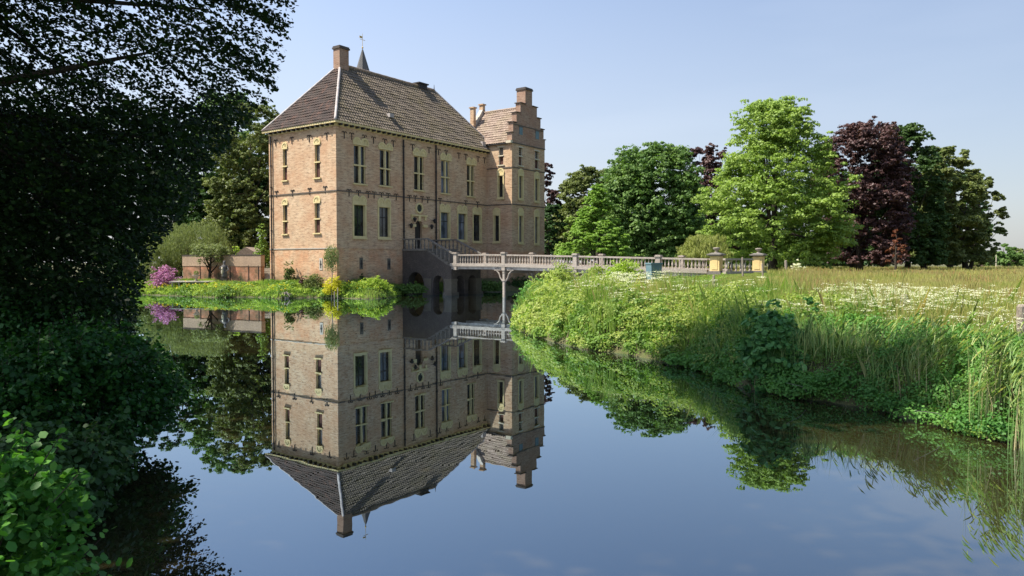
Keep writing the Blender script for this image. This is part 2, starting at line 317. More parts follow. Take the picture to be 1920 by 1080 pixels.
# ------------------------------------------------------------------ castle
castle = empty('castle', (A[0], A[1], 0), ANG)
tag(castle, 'red brick moated castle with hipped tile roof and stepped gable wing', 'castle')
LX, LY, ZE, ZR = 18.0, 7.4, 12.0, 17.25
WX0, WX1, WY0, WY1, WZ, WR = 17.0, 22.06, -2.67, 2.5, 12.6, 16.0
XFS = {}
def plane(kind, c):
    if kind == 'S': return lambda u, d, z: (u, c-d, z)     # faces -y
    return lambda u, d, z: (c-d, u, z)                     # faces -x
def hit(px, py, kind, c):
    d = ray(px, py); n = (-DR if kind == 'S' else DA)      # castle y or x axis in the world
    p0 = A+n*c; k = ((p0[0])*n[0]+(p0[1])*n[1])/(d[0]*n[0]+d[1]*n[1])
    P = np.array((d[0]*k, d[1]*k))-A; z = EYE+d[2]*k
    return (float(P@DA) if kind == 'S' else float(P@(-DR))), float(z)
def prect(x0, x1, y0, y1, kind, c):
    a, z1 = hit(x0, (y0+y1)/2, kind, c); b_, _ = hit(x1, (y0+y1)/2, kind, c)
    xm = (x0+x1)/2; _, zt = hit(xm, y0, kind, c); _, zb = hit(xm, y1, kind, c)
    return min(a, b_), max(a, b_), zb, zt
def holed(mb, u0, u1, z0, z1, holes, dep):
    us = sorted({u0, u1, *[h[0] for h in holes], *[h[1] for h in holes]}); zs = sorted({z0, z1, *[h[2] for h in holes], *[h[3] for h in holes]})
    for a, b_ in zip(us, us[1:]):
        for c, d in zip(zs, zs[1:]):
            um, zm = (a+b_)/2, (c+d)/2
            if any(h[0] < um < h[1] and h[2] < zm < h[3] for h in holes): continue
            mb.poly([(a, 0, c), (b_, 0, c), (b_, 0, d), (a, 0, d)])
    for a, b_, c, d in holes:
        for p, q_ in (((a, c), (b_, c)), ((b_, c), (b_, d)), ((b_, d), (a, d)), ((a, d), (a, c))):
            mb.poly([(p[0], 0, p[1]), (q_[0], 0, q_[1]), (q_[0], -dep, q_[1]), (p[0], -dep, p[1])])
def shell(mb, a, b_, z, h, lobes, dp=.07):
    """fan lunettes over a lintel band"""
    mb.box((a, 0, z), (b_, dp, z+h*.22)); w_ = (b_-a)/lobes; r = w_*.56; zc = z+h*.22
    for k in range(lobes):
        c = a+w_*(k+.5); n_ = 14; hh = h*.78
        for j in range(n_):
            t0, t1 = math.pi*j/n_, math.pi*(j+1)/n_
            p = [(c+r*math.cos(x), zc+hh*math.sin(x)) for x in (t0, t1)]
            pi = [(c+r*.72*math.cos(x), zc+hh*.72*math.sin(x)) for x in (t0, t1)]
            d1 = dp+.004*k
            mb.poly([(pi[0][0], d1, pi[0][1]), (p[0][0], d1, p[0][1]), (p[1][0], d1, p[1][1]), (pi[1][0], d1, pi[1][1])])
            mb.poly([(p[0][0], d1, p[0][1]), (p[0][0], 0, p[0][1]), (p[1][0], 0, p[1][1]), (p[1][0], d1, p[1][1])])
            mb.poly([(pi[0][0], d1, pi[0][1]), (pi[0][0], d1*.55, pi[0][1]), (pi[1][0], d1*.55, pi[1][1]), (pi[1][0], d1, pi[1][1])])
            tm = (t0+t1)/2; md = d1*(.9 if j % 2 else .5)
            mb.poly([(c, d1*.6, zc), (pi[0][0], d1*.55, pi[0][1]), (c+r*.72*math.cos(tm), md, zc+hh*.72*math.sin(tm)), (pi[1][0], d1*.55, pi[1][1])])
def window(kind, c, rect, style, shellrect=None, trans=None, glass='glass', lobes=2, frame_out=None):
    a, b_, z0, z1 = rect; X = plane(kind, c); dep = .24
    f = MB(X); wd = b_-a
    if style == 'cross':
        f.box((a, -.16, z0), (a+.05, -.07, z1)); f.box((b_-.05, -.16, z0), (b_, -.07, z1)); f.box((a+.05, -.16, z1-.05), (b_-.05, -.07, z1)); f.box((a+.05, -.16, z0), (b_-.05, -.07, z0+.04))
        cu = (a+b_)/2; f.box((cu-.055, -.14, z0+.04), (cu+.055, .03, z1-.05))
        f.box((a-.06, -.10, trans-.05), (b_+.06, .05, trans+.05)); mat = M['ochre']
    elif style == 'tall':
        fw = .11
        # surround standing proud of the wall, and painted reveals
        f.box((a-fw, 0.002, z0-fw), (a, .07, z1)); f.box((b_, 0.002, z0-fw), (b_+fw, .07, z1)); f.box((a, .002, z0-fw), (b_, .07, z0)); f.box((a-fw, .002, z1), (b_+fw, .09, z1+.12))
        f.box((a, -dep+.01, z0), (a+.02, .002, z1)); f.box((b_-.02, -dep+.01, z0), (b_, .002, z1)); f.box((a+.02, -dep+.01, z1-.02), (b_-.02, .002, z1)); f.box((a+.02, -dep+.01, z0), (b_-.02, .002, z0+.02))
        mat = M['ochre']
    else:
        f.box((a-.05, -.12, trans-.045), (b_+.05, .05, trans+.045)); f.box((a, -.14, z0), (a+.03, -.05, z1)); f.box((b_-.03, -.14, z0), (b_, -.05, z1)); mat = M['ochre'] if style == 'slim' else M['cream']
    w_ = f.build('window', mat, castle)
    p = MB(X); p.box((a, -.23, z0), (b_, -.19, z1)); p.build('pane', M[glass], w_)
    if style == 'tall':
        s = MB(X); cu = (a+b_)/2
        s.box((cu-.02, -.19, z0), (cu+.02, -.16, z1)); zt = z0+(z1-z0)*.66
        s.box((a+.02, -.188, zt-.03), (b_-.02, -.15, zt+.03)); s.box((a+.02, -.19, z0+.02), (a+.06, -.16, z1)); s.box((b_-.06, -.19, z0+.02), (b_-.02, -.16, z1))
        s.build('glazing_bar', M['iron'], w_)
        if glass == 'curtain_glass':
            for ca_, cb_ in ((a+.062, a+.062+wd*.2), (b_-.062-wd*.16, b_-.062)):
                q_ = MB(X); n3 = 6
                for j in range(n3):
                    u0_, u1_ = ca_+(cb_-ca_)*j/n3, ca_+(cb_-ca_)*(j+1)/n3; q_.poly([(u0_, -.186+.012*(j % 2), z0+.04), (u1_, -.186+.012*((j+1) % 2), z0+.04), (u1_, -.186+.012*((j+1) % 2), z1-.06), (u0_, -.186+.012*(j % 2), z1-.06)])
                q_.build('curtain', M['curtain'], w_)
    if style == 'slim2' or style == 'slim':
        s = MB(X); s.box((a+.03, -.19, z0), (b_-.03, -.13, trans-.045)); s.build('shutter', M['shutter_wood'], w_)
    s = MB(X); e = .12 if style != 'tall' else .17
    s.box((a-e, -.1 if style != 'tall' else .072, z0-.09-(.11 if style == 'tall' else 0)), (b_+e, .11, z0-(.11 if style == 'tall' else 0))); s.build('sill', M['ochre'] if style != 'slim2' else M['cream'], w_)
    if shellrect:
        g = MB(X); sa, sb, sz0, sz1 = shellrect; shell(g, sa, sb, sz0, sz1-sz0, lobes); g.build('lunette', M['ochre'], w_)
    elif style == 'slim2':
        g = MB(X); g.box((a-.1, -.1, z1), (b_+.1, .05, z1+.09)); g.build('lintel', M['cream'], w_)
    return rect
holesS, holesW, holesV, holesG = [], [], [], []
up = [((663.5,685.5),(272.5,344.5),310.5,(661.5,690,258,274)), ((712,732),(281,348.5),316.7,(709,735.5,267.5,282)), ((776.5,794.5),(293,356.5),325.5,(774,798.5,278,293.6)),
      ((827,842.5),(301,362.5),332.6,(825,846,286.8,302)), ((875.5,889),(309.5,368),339.6,(874,892.3,295.5,310))]
for i, ((x0,x1),(y0,y1),ty,s_) in enumerate(up):
    r = prect(x0, x1, y0, y1, 'S', 0); s = prect(*s_, 'S', 0); tz = hit((x0+x1)/2, ty, 'S', 0)[1]
    s = (s[0], s[1], r[3]+.003, s[3]); window('S', 0, r, 'cross', s, tz, 'curtain_glass' if i == 3 else 'glass'); holesS.append(r)
lo = [((663,684),(384,443),(660.5,688.8,366,384)), ((710,730),(388.5,444.5),(708,734.5,371,388)), ((825.6,842),(398,447),(824,845.6,382,397.5)), ((858.3,873.5),(400.5,449.5),(856.3,876.7,384.6,400)), ((887,901),(402.5,452),(886,904.4,388,402))]
for i, ((x0,x1),(y0,y1),s_) in enumerate(lo):
    r = prect(x0, x1, y0, y1, 'S', 0); s = prect(*s_, 'S', 0); s = (r[0]-.11, r[1]+.11, r[3]+.122, s[3])
    window('S', 0, r, 'tall', s, None, 'curtain_glass' if i in (2, 3) else 'glass'); holesS.append(r)
for (x0,x1),(y0,y1),ty,(sy0,sy1) in (((530.6,538.3),(280,338.3),312,(267.5,280)), ((590.3,600),(271.6,333.3),304,(259.7,271.4)), ((530.8,539),(384.7,438.8),415,(374,384.5)), ((590,600),(381,436.8),410.5,(368.7,380.8))):
    r = prect(x0, x1, y0, y1, 'W', 0); s = prect(x0-1, x1+1, sy0, sy1, 'W', 0); s = (s[0], s[1], r[3]+.003, s[3]+.05)
    window('W', 0, r, 'slim', s, hit((x0+x1)/2, ty, 'W', 0)[1], 'lattice_glass', 1); holesW.append(r)
# wing, sunlit flank
r = prect(935.4, 943.7, 276.5, 309.3, 'W', WX0); window('W', WX0, r, 'slim2', None, hit(939, 292.2, 'W', WX0)[1], 'lattice_glass'); holesV.append(r)
r = prect(934.8, 943.5, 329.5, 369.8, 'W', WX0); s = prect(932, 945.2, 315, 328, 'W', WX0); window('W', WX0, r, 'tall', (r[0]-.11, r[1]+.11, r[3]+.122, s[3]), None, 'glass', 1); holesV.append(r)
r = prect(927, 936.3, 404, 452.2, 'W', WX0); s = prect(925, 938, 389, 403, 'W', WX0); window('W', WX0, r, 'tall', (r[0]-.11, r[1]+.11, r[3]+.122, s[3]), None, 'glass', 1); holesV.append(r)
for x0, x1, y0, y1, ty in ((973, 979.4, 277, 310.7, 293), (1003, 1010.4, 283.7, 316.7, 299)):
    r = prect(x0, x1, y0, y1, 'S', WY0); window('S', WY0, r, 'slim2', None, hit((x0+x1)/2, ty, 'S', WY0)[1], 'lattice_glass'); holesG.append(r)
for x0, x1, y0, y1, st in ((972.5, 979.5, 330, 371.7, 316), (1002.5, 1009.5, 335.3, 376.3, 321.5), (972.5, 979.5, 404.5, 454, 389), (1002.5, 1009.3, 406.5, 456, 392)):
    r = prect(x0, x1, y0, y1, 'S', WY0); s = prect(x0, x1, st, y0, 'S', WY0); window('S', WY0, r, 'tall', (r[0]-.11, r[1]+.11, r[3]+.122, s[3]), None, 'curtain_glass', 1); holesG.append(r)
# door
dr = prect(778, 791.5, 413, 464, 'S', 0); DZ = 3.45; dr = (dr[0], dr[1], DZ, dr[3]); holesS.append(dr)
dc = (dr[0]+dr[1])/2; dw = (dr[1]-dr[0])/2; X = plane('S', 0)
mb = MB(X); mb.box((dr[0], -.34, DZ), (dr[1], -.2, dr[3])); dob = mb.build('door', M['iron'], castle)
mb = MB(X)
for k in range(12):          # round head filling the corners of the opening
    t0, t1 = math.pi*k/12, math.pi*(k+1)/12; zc = dr[3]-dw
    P = [(dc+dw*math.cos(x), zc+dw*math.sin(x)) for x in (t0, t1)]; Q = [(dc+(dw+.22)*math.cos(x), zc+(dw+.22)*math.sin(x)) for x in (t0, t1)]
    mb.poly([(P[0][0],.06,P[0][1]),(Q[0][0],.06,Q[0][1]),(Q[1][0],.06,Q[1][1]),(P[1][0],.06,P[1][1])])
    mb.poly([(P[0][0],.06,P[0][1]),(P[0][0],-.2,P[0][1]),(P[1][0],-.2,P[1][1]),(P[1][0],.06,P[1][1])])
    mb.poly([(Q[0][0],.06,Q[0][1]),(Q[0][0],0,Q[0][1]),(Q[1][0],0,Q[1][1]),(Q[1][0],.06,Q[1][1])])
mb.build('door_surround', M['brick'], dob)
mb = MB(X)
for sg in (-1, 1):
    mb.box((dc+sg*(dw+.25)-.25, .002, dr[3]-dw-.12), (dc+sg*(dw+.25)+.25, .15, dr[3]-dw+.08))
    mb.box((dc+sg*(dw+.34)-.1, .002, dr[3]+.02), (dc+sg*(dw+.34)+.1, .09, dr[3]+.3))
mb.box((dc-dw-.5, .002, dr[3]+.3), (dc+dw+.5, .16, dr[3]+.42)); mb.box((dc-.12, .062, dr[3]-.08), (dc+.12, .15, dr[3]+.3))
mb.build('door_cornice', M['ochre'], dob)
ru, rz_ = hit(785.4, 390.4, 'S', 0); mb = MB(X)
for k in range(20):
    t0, t1 = 2*math.pi*k/20, 2*math.pi*(k+1)/20
    for ra, rb, d0, d1 in ((.3, .42, .1, .1), (.42, .43, .1, 0), (.3, .29, .1, .02)):
        mb.poly([(ru+ra*math.cos(t0), d0, rz_+ra*math.sin(t0)), (ru+rb*math.cos(t0), d1, rz_+rb*math.sin(t0)), (ru+rb*math.cos(t1), d1, rz_+rb*math.sin(t1)), (ru+ra*math.cos(t1), d0, rz_+ra*math.sin(t1))])
rw = mb.build('round_window', M['ochre'], castle)
mb = MB(X); mb.poly([(ru+.3*math.cos(2*math.pi*k/20), .02, rz_+.3*math.sin(2*math.pi*k/20)) for k in range(20)]); mb.build('pane', M['glass'], rw)
for px, py in ((773.5, 409), (811, 412), (767, 420.5), (805.5, 422.5)):      # iron lanterns and brackets
    u, z = hit(px, py, 'S', 0); mb = MB(X)
    mb.box((u-.02, 0, z-.05), (u+.02, .22, z-.02)); mb.frustum(u, .24, z-.3, z-.06, .05, .05, .1, .1); mb.frustum(u, .24, z-.06, z+.08, .12, .12, .02, .02); mb.build('wall_lantern', M['iron'], castle)
# walls
mb = MB(plane('S', 0)); holed(mb, 0, WX0, -.6, ZE, holesS, .24); mb.build('wall', M['brick'], castle)
mb = MB(plane('W', 0)); holed(mb, 0, LY, -.6, ZE, holesW, .24); mb.build('wall', M['brick'], castle)
mb = MB(); mb.poly([(0, LY, -.6), (LX, LY, -.6), (LX, LY, ZE), (0, LY, ZE)]); mb.poly([(LX, WY1, -.6), (LX, LY, -.6), (LX, LY, ZE), (LX, WY1, ZE)]); mb.build('wall', M['brick'], castle)
mb = MB(plane('W', WX0)); holed(mb, WY0, WY1, -.6, WZ, holesV, .24); mb.build('wing_wall', M['brick'], castle)
mb = MB(plane('S', WY0)); holed(mb, WX0, WX1, -.6, WZ, holesG, .24)
cx = (WX0+WX1)/2
gh = [prect(973.5, 979.4, 238.5, 252.8, 'S', WY0), prect(1004, 1010, 246.5, 261, 'S', WY0)]
mb.build('wing_wall', M['brick'], castle)
mb = MB(); mb.poly([(WX1, WY0, -.6), (WX1, WY1, -.6), (WX1, WY1, WZ), (WX1, WY0, WZ)]); mb.poly([(WX0, WY1, -.6), (WX1, WY1, -.6), (WX1, WY1, WZ), (cx, WY1, WR), (WX0, WY1, WZ)]); mb.build('wing_wall', M['brick'], castle)
# stepped gable
g = MB(); caps = []; steps = [(2.56, WZ, 13.5), (2.36, 13.5, 14.4), (1.86, 14.4, 15.3), (1.28, 15.3, 16.2)]
for hw, z0, z1 in steps:
    g.box((cx-hw, WY0, z0), (cx+hw, WY0+.5, z1-.07)) if z0 > WZ else g.box((cx-hw, WY0-.02, z0), (cx+hw, WY0+.5, z1-.07))
for k, (hw, z0, z1) in enumerate(steps):
    inn = steps[k+1][0] if k < 3 else .5
    for sg in (-1, 1): a_, b_ = sorted((cx+sg*(hw+.09), cx+sg*inn)); caps.append((a_, b_, z1))
for k in range(3): hw = steps[k+1][0]; g.box((cx-hw, WY0+.001, steps[k][2]-.07), (cx+hw, WY0+.499, steps[k][2]))
gab = g.build('stepped_gable', M['old_brick'], castle); 
for a_, b_, z1 in caps: cap = MB(); cap.box((a_, WY0-.09, z1-.07), (b_, WY0+.58, z1)); cap.build('coping', M['dark_stone'], gab)
for a, b_, c, d in gh:
    mb = MB(plane('S', WY0)); mb.box((a, .004, c), (b_, .04, d)); sh = mb.build('shutter', M['bin'], gab)
    mb = MB(plane('S', WY0)); mb.box((a-.08, .004, d), (b_+.08, .06, d+.1)); mb.build('lintel', M['course'], sh)
def chimney(x0, x1, y0, y1, z0, z1):
    mb = MB(); mb.box((x0, y0, z0), (x1, y1, z1-.22)); c = mb.build('chimney', M['old_brick'], castle)
    mb = MB(); mb.box((x0-.07, y0-.07, z1-.22), (x1+.07, y1+.07, z1-.1)); mb.box((x0-.03, y0-.03, z1-.1), (x1+.03, y1+.03, z1)); mb.build('chimney_cap', M['dark_stone'], c); return c
chimney(cx-.5, cx+.55, WY0+.02, WY0+.95, 15.6, 17.65)
chimney(3.35, 4.25, 3.35, 4.05, 16.3, 18.62)
# rear gable of the wing with pinnacles
mb = MB()
mb.beam((cx, WY1, WR+.25), (WX0-.1, WY1, WZ+.1), .4, .35); mb.beam((cx, WY1, WR+.25), (WX1+.1, WY1, WZ+.1), .4, .35); rg = mb.build('gable_coping', M['white_stone'], castle)
for x, z0, z1 in ((cx, WR+.1, WR+.85), (cx-1.35, WR-1.7, WR+.35)):
    mb = MB(); mb.box((x-.17, WY1-.2, z0), (x+.17, WY1+.2, z1-.1)); mb.box((x-.25, WY1-.28, z1-.1), (x+.25, WY1+.28, z1)); mb.build('pinnacle', M['brick'], rg)
# string courses
def course(kind, c, u0, u1, z, h=.08, d=.05, mat='course'):
    mb = MB(plane(kind, c)); mb.box((u0, .002, z), (u1, d, z+h)); mb.build('string_course', M[mat], castle)
zc1 = hit(632, 357, 'S', 0)[1]; zc2 = hit(632, 466, 'S', 0)[1]
course('S', 0, -.05, WX0-.055, zc1-.04); course('W', 0, 0.003, LY, zc1-.04); course('W', WX0, WY0, 0, zc1-.04); course('S', WY0, WX0-.05, WX1+.05, zc1-.04)
course('S', 0, -.04, 6.4, zc2, .07, .04, 'brick'); course('W', 0, .003, LY, zc2, .07, .04, 'white_stone')
zc3 = hit(960, 313, 'S', WY0)[1]; course('W', WX0, WY0, 0, zc3-.05); course('S', WY0, WX0-.05, WX1+.05, zc3-.05)
course('S', WY0-.02, WX0-.02, WX1+.02, WZ-.05, .09, .05); course('S', WY0, cx-2.3, cx+2.3, 14.15, .07, .05)
# eaves: ochre cornice board on small brackets
e = MB(); E = .34
e.box((-E, -E, ZE-.03), (LX+.1, -E+.09, ZE+.16)); e.box((-E, -E+.09, ZE-.03), (-E+.09, LY+E, ZE+.16)); e.box((-E+.09, -E+.09, ZE+.03), (LX, 0, ZE+.09)); e.box((-E+.09, 0, ZE+.03), (0, LY+E, ZE+.09))
e.box((-.001-.05, -.05, ZE-.2), (WX0-.02, -.001, ZE+.03)); e.box((-.05, -.001, ZE-.2), (-.001, LY, ZE+.03))
ev = e.build('cornice', M['ochre'], castle); b3 = MB(); b3.box((-.06, -.145, -.16), (.06, .145, -.02)); b0 = b3.build('cornice_bracket', M['iron'], ev); spots = [(.25+.52*k, -.195, 0) for k in range(33)]+[(-.195, .2+.52*k, R(90)) for k in range(14)]
for q_, (bx_, by_, ba) in enumerate(spots):
    o_ = b0 if q_ == 0 else b0.copy()
    if q_: col.objects.link(o_); o_.parent = ev
    o_.location = (bx_, by_, ZE); o_.rotation_euler = (0, 0, ba)
e = MB(); e.box((WX0-.22, WY0+.52, WZ-.1), (WX0-.02, .6, WZ+.02)); e.build('gutter', M['iron'], castle)
mb = MB(); mb.box((WX0-.28, WY0-.06, WZ-.06), (WX0+.05, WY0+.45, WZ+.16)); mb.build('kneeler_stone', M['cream'], castle)
# tiled roofs, every pantile row and wave modelled
def tiles(name, P0, U, V, W_, H_, mat, planes):
    P0, U, V = Vector(P0), Vector(U).normalized(), Vector(V).normalized(); N = U.cross(V).normalized()
    if N.z < 0: N = -N
    tw, th, ns = .25, .30, 6; nu = int(W_/tw)*ns; nr = int(math.ceil(H_/th)); vs, fs, uvs = [], [], []
    for r_ in range(nr):
        base = len(vs); jit = random.uniform(-.008, .008)
        for j, (fv, off) in enumerate(((0, .0), (0, .06), (0, .06), (1.02, .012))):
            for i in range(nu+1):
                u = i*tw/ns; ph = 2*math.pi*u/tw; wv = .026*math.sin(ph)+.010*math.sin(2*ph)
                vs.append(P0+U*u+V*(r_+fv)*th+N*(wv+off+jit+.01*math.sin(u*3.1+r_*1.7)))
        for j in (0, 2):
            for i in range(nu):
                a_ = base+j*(nu+1)+i; fs.append((a_, a_+1, a_+nu+2, a_+nu+1)); uvs.append((i*tw/ns+.02, (r_+.5)*th))
    me = bpy.data.meshes.new(name); me.from_pydata(vs, [], fs); uvl = me.uv_layers.new(name='UVMap')
    uvl.data.foreach_set('uv', np.repeat(np.array(uvs), 4, axis=0).ravel())
    bm = bmesh.new(); bm.from_mesh(me)
    for co, no in planes:
        g_ = bm.verts[:]+bm.edges[:]+bm.faces[:]; bmesh.ops.bisect_plane(bm, geom=g_, plane_co=co, plane_no=no, clear_outer=True)
    bm.to_mesh(me); bm.free(); return link(name, me, mat, castle, True)
hw = LY/2; run = hw+E; rise = ZR-ZE-.1; sl = math.hypot(run, rise); z0 = ZE+.1; D = 1/math.sqrt(2)
r1 = tiles('roof', (-E, -E, z0), (1,0,0), (0, run, rise), LX+2*E, sl+.2, M['tile_grey'], [((-E,-E,0), (-D, D, 0)), ((LX+E,-E,0), (D, D, 0)), ((0, hw, 0), (0,1,0)), ((0,0,ZR+.06), (0,0,1))])
r2 = tiles('roof', (-E, LY+E, z0), (0,-1,0), (run, 0, rise), LY+2*E, sl+.2, M['tile_red'], [((-E,-E,0), (D, -D, 0)), ((-E,LY+E,0), (D, D, 0)), ((0,0,ZR+.06), (0,0,1))])
mb = MB(); mb.poly([(LX+E, LY+E, z0), (-E, LY+E, z0), (hw, hw, ZR), (LX-hw, hw, ZR)]); mb.poly([(LX+E, -E, z0), (LX+E, LY+E, z0), (LX-hw, hw, ZR)]); mb.build('roof', M['slate'], castle)
rw_ = cx-WX0+.2; rr = WR-WZ; r3 = tiles('wing_roof', (WX0-.2, WY1-.15, WZ), (0,-1,0), (rw_, 0, rr), WY1-WY0-.6, math.hypot(rw_, rr)+.1, M['tile_pink'], [((cx,0,0), (1,0,0))])
mb = MB(); mb.poly([(WX1+.1, WY0+.4, WZ), (WX1+.1, WY1, WZ), (cx, WY1, WR), (cx, WY0+.4, WR)]); mb.build('wing_roof', M['slate'], castle)
# lead hips and ridge
for p, q_, r_, mt in (((-E, -E, z0+.03), (hw, hw, ZR+.06), .09, 'lead'), ((-E, LY+E, z0+.03), (hw, hw, ZR+.06), .09, 'lead'), ((LX+E, -E, z0+.03), (LX-hw, hw, ZR+.06), .07, 'lead'), ((hw, hw, ZR+.06), (LX-hw, hw, ZR+.06), .11, 'tile_pink'), ((cx, WY0+.5, WR+.05), (cx, WY1-.1, WR+.05), .1, 'tile_pink')):
    mb = MB(); n_ = 24; P, Q = Vector(p), Vector(q_); pts = [P.lerp(Q, k/n_) for k in range(n_+1)]; mb.tube(pts, [r_*(1+.12*(k % 2)) for k in range(n_+1)], 8); mb.build('ridge', M[mt], r1 if cx != p[0] else r3, True)
mb = MB(); mb.box((12.2, hw-.2, ZR-.1), (13.2, hw+.4, ZR+.26)); mb.box((12.1, hw-.3, ZR+.26), (13.3, hw+.5, ZR+.36)); mb.build('roof_vent', M['iron'], castle)
mb = MB(); mb.tube([(LX-hw, hw, ZR), (LX-hw, hw, ZR+.55)], [.05, .015], 6); mb.build('finial', M['iron'], castle)
u_ = 5.6; vz = 13.35; yy = -E+(vz-z0)/rise*run; mb = MB(); mb.box((u_, yy-.25, vz-.05), (u_+.42, yy+.3, vz+.24)); mb.build('roof_hatch', M['lead'], castle)
mb = MB(); mb.box((WX0-.75, -.1, WZ-.2), (WX0-.3, .45, WZ+.22)); mb.build('valley_flashing', M['lead'], castle)
# stair turret behind the ridge
P = at(680, 130, 65.5); l = P[:2]-A; tx, ty = float(l@DA), float(l@(-DR))
mb = MB(); mb.lathe(tx, ty, [(1.5, -.3), (1.5, 16.1)], 8); tw_ = mb.build('stair_turret', M['brick'], castle)
mb = MB(); mb.lathe(tx, ty, [(1.72, 15.9), (1.2, 16.8), (.60, 18.9), (.05, 20.75)], 8); sp_ = mb.build('spire', M['slate'], tw_)
mb = MB(); mb.lathe(tx, ty, [(.02, 20.65), (.02, 20.8), (.07, 20.86), (.07, 20.94), (.02, 21.0), (.014, 22.1)], 8)
mb.box((tx-.3, ty-.01, 21.56), (tx+.3, ty+.01, 21.59)); mb.box((tx-.34, ty-.01, 21.68), (tx-.02, ty+.01, 21.86)); mb.build('weather_vane', M['gold'], tw_)
# wall anchors
def anchor_mesh(kind):
    mb = MB(plane(kind, 0)); mb.box((-.022, 0, -.42), (.022, .05, .02))
    for sg in (-1, 1): mb.beam((0, .03, .0), (sg*.1, .03, .08), .04, .035); mb.beam((sg*.1, .03, .08), (sg*.19, .03, .05), .04, .035); mb.beam((sg*.19, .03, .05), (sg*.2, .03, -.03), .035, .03)
    o_ = mb.build('wall_anchor', M['iron'], castle); return o_
def anchors(kind, c, items):
    src = anchor_mesh(kind); first = True
    for px, py in items:
        u, z = hit(px, py, kind, c); o_ = src if first else src.copy()
        if not first: col.objects.link(o_); o_.parent = castle
        first = False; o_.location = (u, c, z) if kind == 'S' else (c, u, z)
anchors('S', 0, [(x, 246+(x-632)*.185) for x in (645, 659, 683, 700, 721, 737, 773, 804, 822, 836, 860, 873, 896, 908)]+[(x, 355+(x-632)*.094) for x in (654, 672, 690, 701, 715, 727.5, 742.5, 767.5, 778, 791, 801.7, 824.6, 873, 895)])
anchors('W', 0, [(517.5, 264), (547.5, 259), (580, 255.5), (613, 251), (519, 360), (549, 358), (581, 354.5), (610, 351)])
# pipes
def pipe(kind, c, px, py0, z1, r_=.055):
    u, zt = hit(px, py0, kind, c); X = plane(kind, c); a = X(u, .1, zt); mb = MB()
    mb.tube([(a[0], a[1], zt), (a[0], a[1], z1)], [r_, r_], 8)
    z = zt-.5
    while z > z1: mb.tube([(a[0], a[1], z), (a[0], a[1], z-.07)], [r_*1.5, r_*1.5], 8); z -= 1.6
    mb.build('downpipe', M['iron'], castle)
pipe('W', 0, 509.5, 257, .9); pipe('S', 0, 755, 262, .7, .06); pipe('S', 0, 815.8, 272, 3.5, .06)
# loopholes
for px, py, kd in ((602, 495, 'W'), (677, 494, 'S'), (729, 495, 'S')):
    u, z = hit(px, py, kd, 0); mb = MB(plane(kd, 0)); mb.box((u-.16, .002, z-.42), (u+.16, .03, z+.42)); o_ = mb.build('loophole', M['white_stone'] if kd == 'W' else M['pier_stone'], castle)
    mb = MB(plane(kd, 0)); mb.box((u-.05, .032, z-.3), (u+.05, .036, z+.25)); mb.box((u-.1, .032, z-.08), (u+.1, .037, z+.04)); mb.build('slot', M['iron'], o_)

# ------------------------------------------------------------------ entrance stair on arches (castle coordinates)
SX0, SX1, SV = 6.45, 9.9, 4.85; DK = 2.28
stair = empty('entrance_stair', (*cw(8.2, 0), 0), ANG)
tag(stair, 'dark stone landing and steps on arches at the castle door', 'stairs')
off = (8.2, 0)
def loc(x, y, z): return (x-8.2, y, z)
def arch_face(mb, u0, u1, ztop, archs, zb=-.6, dep=.7):
    cuts = sorted({u0, u1}|{a-r_ for a, r_, _ in archs}|{a+r_ for a, r_, _ in archs})
    for a, b_ in zip(cuts, cuts[1:]):
        m_ = (a+b_)/2; ar = next((q_ for q_ in archs if abs(m_-q_[0]) < q_[1]), None)
        zt = lambda u: ztop(u) if callable(ztop) else ztop
        n_ = 12
        for k in range(n_):
            ua, ub = a+(b_-a)*k/n_, a+(b_-a)*(k+1)/n_
            if ar is None: mb.poly([(ua, 0, zb), (ub, 0, zb), (ub, 0, zt(ub)), (ua, 0, zt(ua))])
            else:
                f = lambda u: ar[2]+math.sqrt(max(0, ar[1]**2-(u-ar[0])**2))
                mb.poly([(ua, 0, f(ua)), (ub, 0, f(ub)), (ub, 0, zt(ub)), (ua, 0, zt(ua))]); mb.poly([(ua, 0, f(ua)), (ub, 0, f(ub)), (ub, -dep, f(ub)), (ua, -dep, f(ua))])
        if ar:
            for u in (a, b_): mb.poly([(u, 0, zb), (u, -dep, zb), (u, -dep, ar[2]), (u, 0, ar[2])])
LZ = 3.42
def topz(y): return LZ-.15 if y > -2.5 else max(DK-.1, LZ-.15-(-2.5-y)*(LZ-DK)/2.1)
mb = MB(lambda u, d, z: loc(SX0-d, u, z)); arch_face(mb, -SV, 0, lambda u: topz(u), [(-1.35, .82, .85), (-3.6, .5, .95)])
mb.xf = lambda u, d, z: loc(SX1+d, u, z); arch_face(mb, -SV, 0, lambda u: topz(u), [(-1.35, .82, .85), (-3.6, .5, .95)])
mb.xf = lambda u, d, z: loc(u, -SV-d, z); arch_face(mb, SX0, SX1, DK-.1, [(SX0+1.0, .5, .95), (SX1-1.0, .5, .95)])
sw = mb.build('arcade_wall', M['dark_stone'], stair)
for x, y in ((SX0+.28, -SV+.28), (SX1-.28, -SV+.28), (SX0+.28, -2.6)):
    mb = MB()
    for z0_, z1_, e_ in ((-.5, .22, .42), (1.05, 1.2, .36), (-.5, 1.1, .33)):
        a = loc(x-e_, y-e_, z0_); b_ = loc(x+e_, y+e_, z1_+e_*.01); mb.box(a, b_)
    mb.build('pier', M['pier_stone'], stair)
mb = MB(); mb.box(loc(SX0-.06, -2.5, LZ-.15), loc(SX1+.06, -.01, LZ)); mb.build('landing', M['stair_stone'], stair)
